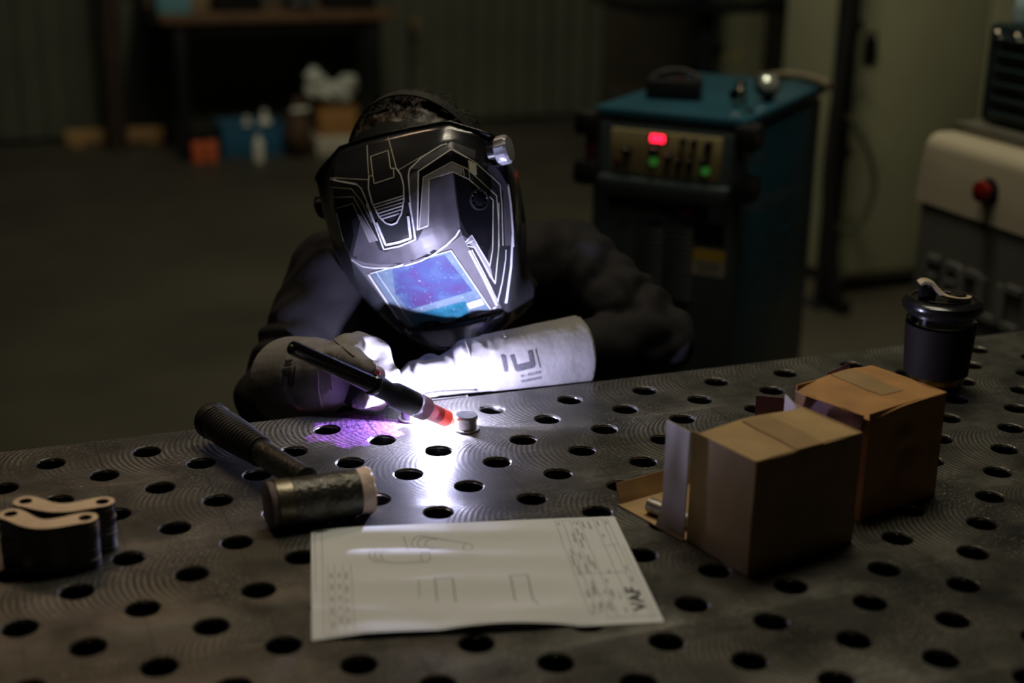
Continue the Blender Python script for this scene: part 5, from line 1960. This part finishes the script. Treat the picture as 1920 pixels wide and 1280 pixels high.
# right glove
zR = lambda pts: cz(470, 640, 10.667, pts)
n_poly = zR([(640, 545), (830, 515), (800, 905), (755, 905), (750, 690), (672, 700), (660, 910), (610, 910)])
i2 = zR([(870, 500), (915, 500), (880, 640), (860, 910), (815, 910), (840, 640)])
fills('glove_emblem', gRb, [n_poly], M_glovemark, gR, PI_, 0.0006)
fills('glove_emblem', gRb, [i2], M_glovemark, gR, PI_, 0.0006)
ribbons('glove_print', gRb, [(zR([(690, 395), (840, 365)]), 0.0022), (zR([(670, 465), (820, 440)]), 0.0026)], M_glovemark, gR, PI_, 0.0006)
M_seam = mat('glove_seam', (0.22, 0.20, 0.20), 0.7, var=0.1)


def seam(bvh, pts, r, parent):
    q = [cast(bvh, *p_) for p_ in resample(pts, 5)]
    q = [PI_ @ (a + b * (r * 0.1)) for a, b in q if a]
    if len(q) > 2:
        tube('seam', q, r, M_leather, parent, 6)


seam(gRb, [(612, 640), (602, 668), (596, 700), (597, 735), (604, 762)], 0.0016, gR)
seam(gRb, [(620, 622), (630, 640), (648, 655), (664, 668)], 0.0014, gR)
seam(gRb, [(640, 648), (628, 675), (620, 700), (622, 730)], 0.0016, gR)
seam(gLb, [(942, 612), (945, 622), (947, 632)], 0.0013, gL)
seam(gLb, [(872, 636), (880, 660), (886, 690), (886, 715)], 0.0013, gL)

# stool under the welder
st = thing('work_stool', 'round black work stool under the seated welder', 'stool', (0.27, 0.83, 0))
lathe('seat', [(0.15, 0.325), (0.17, 0.332), (0.17, 0.350), (0.15, 0.357)], M_black, st, 36)
lathe('column', [(0.025, 0.05), (0.025, 0.33)], M_steel, st, 20)
for k in range(5):
    a = 2 * PI * k / 5 + 0.3
    tube('leg', [(0, 0, 0.07), (math.cos(a) * 0.22, math.sin(a) * 0.22, 0.03)], [0.018, 0.013], M_black, st, 10)
lathe('foot_ring', [(0.21, 0.004), (0.235, 0.004), (0.235, 0.028), (0.21, 0.028)], M_steel, st, 36)

# ============================================================ welding helmet
M_shell = mat('helmet_shell', (0.020, 0.021, 0.024), 0.22, var=0.15, vscale=25, coat=0.6)
M_frontgrey = mat('helmet_grey_print', (0.062, 0.058, 0.068), 0.44, var=0.22, vscale=40, coat=0.08)
M_silver = mat('helmet_silver_print', (0.60, 0.60, 0.62), 0.35, 0.0, var=0.08, vscale=60, coat=0.3)
M_gold = mat('helmet_pale_line', (0.48, 0.46, 0.36), 0.4, 0.0, var=0.1, vscale=60)
M_greyband = mat('helmet_mid_grey_band', (0.20, 0.19, 0.205), 0.32, 0.1, var=0.1, vscale=60)
M_dgband = mat('helmet_dark_grey_band', (0.085, 0.082, 0.095), 0.3, 0.2, var=0.1, vscale=60)
M_blackprint = mat('helmet_black_print', (0.006, 0.006, 0.008), 0.16, var=0.2, vscale=30, coat=0.5)
M_frame = mat('brushed_lens_frame', (0.115, 0.11, 0.12), 0.38, 0.15, var=0.12, vscale=50, bump=0.08, bscale=200)

helmet = thing('welding_helmet', 'black welding helmet with silver line graphics and blue lens, worn face down', 'helmet', matrix=HM)
HI = HM.inverted()
R_ = {'T': [(0, 135, 51), (75, 129, 40), (123, 97, 34), (117, 50, -8)],
      '1': [(0, 96, 105), (80, 92, 86), (125, 41, 46), (122, 40, -10)],
      '2': [(0, 47, 136), (78, 41, 107), (120, -13, 57), (117, -26, 0)],
      '3': [(0, -7, 127), (75, 9, 113), (106, -59, 59), (106, -78, 10)],
      '4': [(0, -121, 47), (68, -121, 41), (77, -124, 45), (109, -110, 2)],
      '5': [(0, -159, 60), (41, -152, 53), (76, -142, 25), (100, -130, 4)]}
RN = ['T', '1', '2', '3', '4', '5']
cols = []
NR = [6, 6, 6, 6, 4]
for j in range(4):
    P0 = [Vector(R_[r][j]) / 1000 for r in RN]
    if j in (2, 3):
        full = catmull(P0, 6)
        full = full[:25] + [full[24] + (P0[5] - P0[4]) * k / 4 for k in range(1, 5)]
    else:
        full = catmull(P0[:4], 6) + [P0[3] + (P0[4] - P0[3]) * k / 6 for k in range(1, 7)] + [P0[4] + (P0[5] - P0[4]) * k / 4 for k in range(1, 5)]
    cols.append(full)
NRW = len(cols[0])
NS1, NS2, NF = 6, 3, 5


def row_profile(k):
    c, r, s, b = (cols[j][k] for j in range(4))
    half = []
    # front: parabola through -r, c, r
    for i in range(NF):
        t_ = i / NF
        half.append(Vector((r.x * t_, c.y + (r.y - c.y) * t_ ** 2, c.z + (r.z - c.z) * t_ ** 2)))
    sd = catmull([r, s, b], NS1)
    sd = [r.lerp(s, i / NS1) * 0.45 + sd[i] * 0.55 for i in range(NS1)] + sd[NS1:]
    half += sd
    mir = [Vector((-p.x, p.y, p.z)) for p in half[1:]][::-1]
    return mir + half


prof_rows = [row_profile(k) for k in range(NRW)]
WN = len(prof_rows[0])
cN = WN // 2
V = [p for row in prof_rows for p in row]
Fs, Fp = [], []
for k in range(NRW - 1):
    for i in range(WN - 1):
        q_ = (k * WN + i, k * WN + i + 1, (k + 1) * WN + i + 1, (k + 1) * WN + i)
        if 18 <= k < 24 and cN - NF <= i < cN + NF:
            Fp.append(q_)
        else:
            Fs.append(q_)
shell = link_mesh('shell', V, [q[::-1] for q in Fs], M_shell, helmet, angle=24)
md = shell.modifiers.new('thickness', 'SOLIDIFY')
md.thickness = 0.003
md.offset = -1
pl_o = link_mesh('lens_frame', V, [q[::-1] for q in Fp], M_frame, helmet, angle=24)
bmx = bmesh.new()
bmx.from_mesh(pl_o.data)
bmesh.ops.delete(bmx, geom=[v for v in bmx.verts if not v.link_faces], context='VERTS')
bmx.to_mesh(pl_o.data)
bmx.free()
bmx = bmesh.new()
bmx.from_mesh(shell.data)
bmesh.ops.delete(bmx, geom=[v for v in bmx.verts if not v.link_faces], context='VERTS')
bmx.to_mesh(shell.data)
bmx.free()
hb_ = BVHTree.FromPolygons([HM @ v for v in V], Fs + Fp)
hs_ = BVHTree.FromPolygons([HM @ v for v in V], Fs)
h1 = lambda pts: cz(560, 120, 3.764, pts)
h2 = lambda pts: cz(600, 380, 3.764, pts)
# dark grey printed forehead field, black fields
fills('grey_field', hs_, [h1([(920, 815), (1090, 764), (1098, 860), (1112, 980), (1126, 1060), (1140, 1160), (1160, 1250)]) + h2([(985, 190), (960, 235), (890, 300), (800, 360), (700, 410), (590, 440), (480, 452), (380, 452), (300, 443), (225, 420), (240, 330), (265, 230), (290, 90), (340, 180), (420, 330), (460, 345), (690, 262), (740, 160), (770, 150)])], M_frontgrey, shell, HI, 0.0003, 4)
fills('black_field', hs_, [h1([(1100, 775), (1200, 820), (1365, 965), (1370, 1250), (1350, 1290), (1330, 1380), (1180, 1180), (1140, 1100), (1118, 960)])], M_blackprint, shell, HI, 0.0003, 4)
fills('black_field', hs_, [h1([(265, 1020), (385, 985), (425, 1075), (375, 1100), (390, 1210), (360, 1330), (300, 1200)])], M_blackprint, shell, HI, 0.0003)
fills('black_field', hs_, [h1([(850, 760), (1075, 612), (1200, 690), (1190, 735), (1080, 680), (880, 795), (862, 1120), (842, 1130)])], M_blackprint, shell, HI, 0.0003)
# mid-grey bands
fills('grey_band', hs_, [h1([(785, 745), (865, 668), (1020, 585), (1050, 568), (1078, 548), (1250, 610), (1242, 672), (1080, 598), (1062, 603), (848, 742)])], M_dgband, shell, HI, 0.0005)
fills('grey_band', hs_, [h1([(778, 790), (840, 752), (835, 1165), (815, 1220), (795, 1060)])], M_dgband, shell, HI, 0.0005)
fills('grey_band', hs_, [h1([(880, 800), (1080, 692), (1160, 735), (1152, 782), (1086, 762), (918, 818), (912, 1140), (845, 1168)])], M_greyband, shell, HI, 0.0005)
fills('grey_band', hs_, [h1([(1195, 678), (1252, 705), (1256, 788), (1206, 765)])], M_gold, shell, HI, 0.0005)
fills('grey_band', hs_, [h2([(1028, 275), (1068, 228), (1200, 445), (1228, 560), (1195, 520), (1088, 310)])], M_greyband, shell, HI, 0.0005)
fills('grey_band', hs_, [h1([(420, 1060), (445, 1075), (560, 1245), (505, 1258)])], M_greyband, shell, HI, 0.0005)
fills('grey_band', hs_, [h1([(1340, 690), (1420, 760), (1470, 850), (1490, 1000), (1500, 1280), (1455, 1280), (1440, 900), (1330, 745)]) + h2([])], M_dgband, shell, HI, 0.0005)
sv, gd, tn = 0.0017, 0.0011, 0.0008
# silver and pale lines
lines_g = [
    (h1([(485, 575), (490, 690), (497, 800)]), gd), (h1([(632, 518), (660, 620), (690, 735)]), gd), (h1([(497, 797), (527, 785)]), gd), (h1([(655, 742), (690, 735)]), gd),
    (h1([(510, 655), (633, 612), (650, 735), (672, 738), (674, 800), (535, 845), (526, 790), (510, 655)]), gd * 1.1),
    (h1([(225, 803), (490, 818)]), tn), (h1([(708, 748), (860, 660), (1045, 560)]), tn),
    (h1([(245, 940), (390, 938), (450, 1050), (560, 1245)]), tn), (h1([(265, 1020), (385, 985), (505, 1258)]), tn), (h1([(235, 870), (375, 882), (440, 960), (520, 1120)]), tn * 0.8),
    (h1([(230, 1000), (270, 1060), (330, 1290)]), tn * 0.7),
    (h1([(850, 1165), (880, 800), (1080, 692), (1190, 742), (1395, 930), (1408, 1100), (1412, 1290)]), gd), (h1([(915, 1140), (920, 815), (1090, 763), (1200, 815), (1370, 960), (1368, 1290)]), gd),
    (h1([(1160, 735), (1166, 790)]), tn), (h1([(1200, 745), (1205, 815)]), tn), (h1([(1080, 598), (1190, 660), (1250, 700), (1420, 850), (1432, 1000), (1440, 1280)]), gd),
    (h2([(1220, 0), (1216, 330), (1198, 445)]), gd), (h2([(1260, 0), (1258, 330), (1236, 568)]), gd),
]
lines_s = [
    (h1([(497, 800), (495, 880), (520, 980), (570, 1078), (618, 1124), (655, 1134), (692, 1120), (725, 1060), (744, 960), (742, 860), (722, 782), (690, 738)]), sv),
    (h1([(530, 995), (742, 930)]), sv * .8), (h1([(540, 1014), (742, 950)]), sv * .8), (h1([(550, 1034), (738, 978)]), sv * .8), (h1([(562, 1056), (732, 1002)]), sv * .8), (h1([(574, 1076), (724, 1028)]), sv * .8), (h1([(595, 1092), (712, 1056)]), sv * .8),
    (h1([(225, 812), (290, 828), (412, 850)]), sv * 1.2), (h1([(412, 850), (445, 880), (500, 1010), (545, 1130)]), gd),
    (h2([(330, 10), (392, 160), (452, 327), (560, 305), (672, 258), (650, 100), (630, 0)]), sv * 1.1), (h2([(400, 140), (465, 296), (560, 276), (640, 248), (622, 95)]), sv * 1.7),
    (h1([(1048, 566), (1010, 574), (870, 660), (785, 742), (776, 790), (790, 1010), (825, 1235)]), sv),
    (h1([(838, 1170), (846, 757), (1075, 604), (1190, 664)]), sv), (h1([(838, 1168), (912, 1140)]), sv),
    (h2([(1025, 275), (1068, 228), (1198, 442)]), gd), (h2([(1038, 302), (1088, 310), (1236, 566)]), gd), (h2([(1030, 290), (1085, 262)]), gd),
    (h2([(1052, 335), (1150, 520), (1248, 722)]), sv * 1.5), (h2([(1070, 330), (1160, 500), (1254, 690)]), gd), (h2([(1254, 700), (1285, 560), (1308, 400), (1310, 330)]), gd),
    (h1([(1475, 850), (1495, 1000), (1508, 1200), (1512, 1290)]), sv * 1.5), (h2([(1342, 0), (1358, 200), (1346, 450), (1312, 705)]), sv * 1.7),
    (h2([(225, 400), (300, 446), (380, 458), (480, 456), (590, 443), (700, 412), (800, 362), (890, 300), (960, 235), (985, 190)]), sv * 1.3),
]
for L0 in lines_g:
    ribbons('pale_line', hb_, [L0], M_gold, shell, HI, 0.0008)
for L0 in lines_s:
    ribbons('silver_line', hb_, [L0], M_silver, shell, HI, 0.0009)
for L0 in [(h2([(608, 935), (720, 985), (840, 1030), (900, 1030)]), gd), (h2([(632, 935), (740, 975), (850, 1014)]), gd), (h2([(1105, 920), (1230, 775)]), gd), (h2([(1135, 915), (1262, 770)]), gd)]:
    ribbons('chin_line', hb_, [L0], M_dgband, shell, HI, 0.0008)

# lens: outer cover, filter, solar strip, sticker
def lens_mat(name, c1, c2, c3, sc):
    m = bpy.data.materials.new(name)
    m.use_nodes = True
    nt = m.node_tree
    b = nt.nodes['Principled BSDF']
    tc = nt.nodes.new('ShaderNodeTexCoord')
    n = nt.nodes.new('ShaderNodeTexNoise')
    n.inputs['Scale'].default_value = sc
    n.inputs['Detail'].default_value = 3
    n.inputs['Distortion'].default_value = 0.5
    nt.links.new(tc.outputs['Object'], n.inputs[0])
    r = nt.nodes.new('ShaderNodeValToRGB')
    r.color_ramp.elements[0].color = (*c1, 1)
    r.color_ramp.elements[0].position = 0.34
    r.color_ramp.elements[1].color = (*c3, 1)
    r.color_ramp.elements[1].position = 0.70
    e = r.color_ramp.elements.new(0.5)
    e.color = (*c2, 1)
    nt.links.new(n.outputs[0], r.inputs[0])
    n2 = nt.nodes.new('ShaderNodeTexNoise')
    n2.inputs['Scale'].default_value = 330
    n2.inputs['Detail'].default_value = 1
    nt.links.new(tc.outputs['Object'], n2.inputs[0])
    r2 = nt.nodes.new('ShaderNodeValToRGB')
    r2.color_ramp.elements[0].position = 0.72
    r2.color_ramp.elements[1].position = 0.76
    nt.links.new(n2.outputs[0], r2.inputs[0])
    mx = nt.nodes.new('ShaderNodeMix')
    mx.data_type = 'RGBA'
    nt.links.new(r2.outputs[0], mx.inputs['Factor'])
    nt.links.new(r.outputs[0], mx.inputs['A'])
    mx.inputs['B'].default_value = (0.4, 0.43, 0.5, 1)
    nt.links.new(mx.outputs['Result'], b.inputs['Base Color'])
    b.inputs['Roughness'].default_value = 0.25
    b.inputs['Coat Weight'].default_value = 0.25
    b.inputs['Coat Roughness'].default_value = 0.12
    return m


M_lensblue = lens_mat('lens_violet_blue', (0.060, 0.038, 0.115), (0.045, 0.060, 0.145), (0.085, 0.12, 0.18), 26)
M_lensedge = lens_mat('lens_pale_blue_edge', (0.08, 0.12, 0.16), (0.105, 0.145, 0.185), (0.13, 0.17, 0.21), 40)
M_lensteal = lens_mat('lens_teal', (0.012, 0.075, 0.11), (0.018, 0.10, 0.14), (0.035, 0.14, 0.18), 40)
hp_b = BVHTree.FromPolygons([HM @ v for v in V], Fp)
lens = fills('lens_cover', hp_b, [[(695, 511), (845, 468), (921, 580), (766, 620)]], M_lensedge, helmet, HI, 0.0006)
lens['label'] = 'scratched blue auto-darkening lens'
fills('lens_filter', hp_b, [[(735, 503), (833, 477), (886, 544), (766, 580), (742, 550)]], M_lensblue, lens, HI, 0.0009)
fills('solar_strip', hp_b, [[(768, 590), (872, 563), (880, 590), (866, 598), (845, 603), (775, 616)]], M_lensteal, lens, HI, 0.0009)
lab = fills('lens_sticker', hp_b, [[(875, 568), (902, 559), (908, 569), (881, 577)]], mat('sticker_white', (0.62, 0.62, 0.55), 0.5, var=0.05), lens, HI, 0.0012)
fills('dark_reflection_arc', hp_b, [[(778, 618), (786, 606), (802, 600), (820, 600), (836, 606), (842, 610)]], M_blackgloss, lens, HI, 0.0013)  # dark reflections low on the lens, painted on as flat arcs
fills('dark_reflection_arc', hp_b, [[(852, 600), (860, 593), (872, 591), (884, 594), (890, 597)]], M_blackgloss, lens, HI, 0.0013)
for L0 in [([(692, 513), (764, 621)], 0.0030), ([(706, 508), (775, 610)], 0.0010), ([(845, 468), (921, 580)], 0.0012), ([(695, 511), (845, 468)], 0.0012)]:
    ribbons('lens_bezel', hp_b, [L0], M_silver, pl_o, HI, 0.0016)
ribbons('lens_bezel', hp_b, [([(893, 588), (918, 581)], 0.0026)], M_silver, pl_o, HI, 0.0016)
ribbons('lens_bezel', hp_b, [([(924, 577), (930, 574)], 0.0022)], M_silver, pl_o, HI, 0.0016)

# rim bead along the top edge
bead = [prof_rows[0][i] for i in range(WN)]
tube('rim_bead', bead, 0.0022, M_blackgloss, shell, 8)
# grind-mode dial set into the side
p0, n0 = cast(hs_, 898, 374)
u3 = HI @ p0
n3 = (HI.to_3x3() @ n0).normalized()
lathe('dial_ring', [(0.0105, -0.002), (0.0130, 0.0), (0.0130, 0.0022), (0.0112, 0.0026), (0.0108, 0.0008)], M_shell, helmet, 36, (tuple(u3), tuple(n3)), close=False)
dl_ = lathe('side_dial', [(0.0085, -0.002), (0.0085, 0.0016), (0.0070, 0.0024), (0.001, 0.0024)], M_blackgloss, helmet, 28, (tuple(u3), tuple(n3)))
a3, b3, _c = frame_of(n3)
for k in range(10):
    a = 2 * PI * k / 10
    q_ = u3 + n3 * 0.0010 + (a3 * math.cos(a) + b3 * math.sin(a)) * 0.0098
    lathe('dial_mark', [(0.0005, 0), (0.0005, 0.0004)], M_silver, dl_, 8, (tuple(q_), tuple(n3)))
# side knobs and headband
M_knob = mat('grey_knob', (0.30, 0.30, 0.33), 0.3, 0.3, var=0.1, vscale=60)
for sg in (1, -1):
    kc = Vector((0.1175 * sg, 0.058, 0.0))
    if sg > 0:
        kp_, kn_2 = cast(hs_, 930, 283)
        kc = HI @ kp_ + Vector((0.004, 0, 0.003))
    else:
        kc = HI @ dep(613, 384, (HM @ Vector((-0.12, 0.03, 0.0)) - CAM_POS).dot(CZ)) + Vector((0.004, 0, 0))
    V2, F2 = [], []
    SEGK = 40
    pf = [(0.0155, 0), (0.0165, 0.002), (0.0165, 0.013), (0.0150, 0.016), (0.006, 0.0165)]
    for r_, t_ in pf:
        for k in range(SEGK):
            a = 2 * PI * k / SEGK
            rr_ = r_ * (1 + (0.07 if (k // 2) % 2 else 0) * (1 if 0.001 < t_ < 0.0155 else 0.3))
            V2.append(kc + Vector((sg * (t_ - 0.001), rr_ * math.cos(a), rr_ * math.sin(a))))
    for i in range(len(pf) - 1):
        for k in range(SEGK):
            F2.append((i * SEGK + k, i * SEGK + (k + 1) % SEGK, (i + 1) * SEGK + (k + 1) % SEGK, (i + 1) * SEGK + k))
    F2.append(tuple((len(pf) - 1) * SEGK + k for k in range(SEGK)))
    bm = bmesh.new()
    vs = [bm.verts.new(v) for v in V2]
    for f in F2:
        bm.faces.new([vs[i] for i in f])
    from_bm('side_knob', bm, M_knob if sg > 0 else M_black, helmet, angle=30)
    lathe('knob_stud', [(0.009, 0), (0.009, 0.012)], M_black, helmet, 18, (tuple(kc - Vector((sg * 0.012, 0, 0))), (sg, 0, 0)))

M_strap = mat('headband_plastic', (0.022, 0.022, 0.021), 0.42, var=0.15, vscale=40)


def band(name, f, w, th, n, m, t0, t1, parent):
    """strap following f(a) -> (point, outward normal), width along the second tangent"""
    V, Fc = [], []
    pts = [f(t0 + (t1 - t0) * k / n) for k in range(n + 1)]
    for i, (p_, nr) in enumerate(pts):
        d = (pts[min(i + 1, n)][0] - pts[max(i - 1, 0)][0]).normalized()
        s_ = d.cross(nr).normalized()
        for a, b in ((w / 2, 0), (w / 2, th), (-w / 2, th), (-w / 2, 0)):
            V.append(p_ + s_ * a + nr * b)
    for i in range(n):
        for k in range(4):
            Fc.append((4 * i + k, 4 * i + (k + 1) % 4, 4 * i + 4 + (k + 1) % 4, 4 * i + 4 + k))
    Fc += [(3, 2, 1, 0), (4 * n, 4 * n + 1, 4 * n + 2, 4 * n + 3)]
    bm = bmesh.new()
    vs = [bm.verts.new(v) for v in V]
    for f_ in Fc:
        bm.faces.new([vs[i] for i in f_])
    return from_bm(name, bm, m, parent, angle=40)


EC = Vector((-0.010, 0.042, -0.022))
ER = Vector((0.096, 0.124, 0.106))


def on_head(a, tilt):
    """great-circle point over the head: a runs ear to ear, tilt leans the circle forwards"""
    d = Vector((math.cos(a), math.sin(a) * math.cos(tilt), math.sin(a) * math.sin(tilt)))
    p_ = EC + Vector((d.x * ER.x, d.y * ER.y, d.z * ER.z))
    n_ = Vector((d.x / ER.x, d.y / ER.y, d.z / ER.z)).normalized()
    return p_, n_


fb = band('headband', lambda a: on_head(a, 0.72), 0.026, 0.0022, 36, M_strap, 0.15, PI - 0.15, helmet)
band('crown_strap', lambda a: on_head(a, 0.02), 0.020, 0.0022, 36, M_strap, 0.12, PI - 0.12, helmet)
for k, a in enumerate((0.62, 0.80, 0.98, 1.15, 1.32, 1.90, 2.08, 2.26, 2.44)):
    p_, n_ = on_head(a, 0.72)
    t2 = (on_head(a + 0.01, 0.72)[0] - p_).normalized()
    s2 = t2.cross(n_).normalized()
    M3 = Matrix((t2, s2, n_)).transposed()
    bm = bmesh.new()
    bm_box(bm, p_ + n_ * 0.0022, (0.0055 if k % 3 else 0.0026, 0.008, 0.0009), M3, 0.0003, 1)
    from_bm('strap_slot', bm, M_blackgloss, fb)

for o in bpy.data.objects:
    if o.name.split('.')[0] in ('printed_note', 'printed_outline', 'printed_rectangle', 'printed_frame', 'glove_print'):
        o['kind'] = 'stuff'
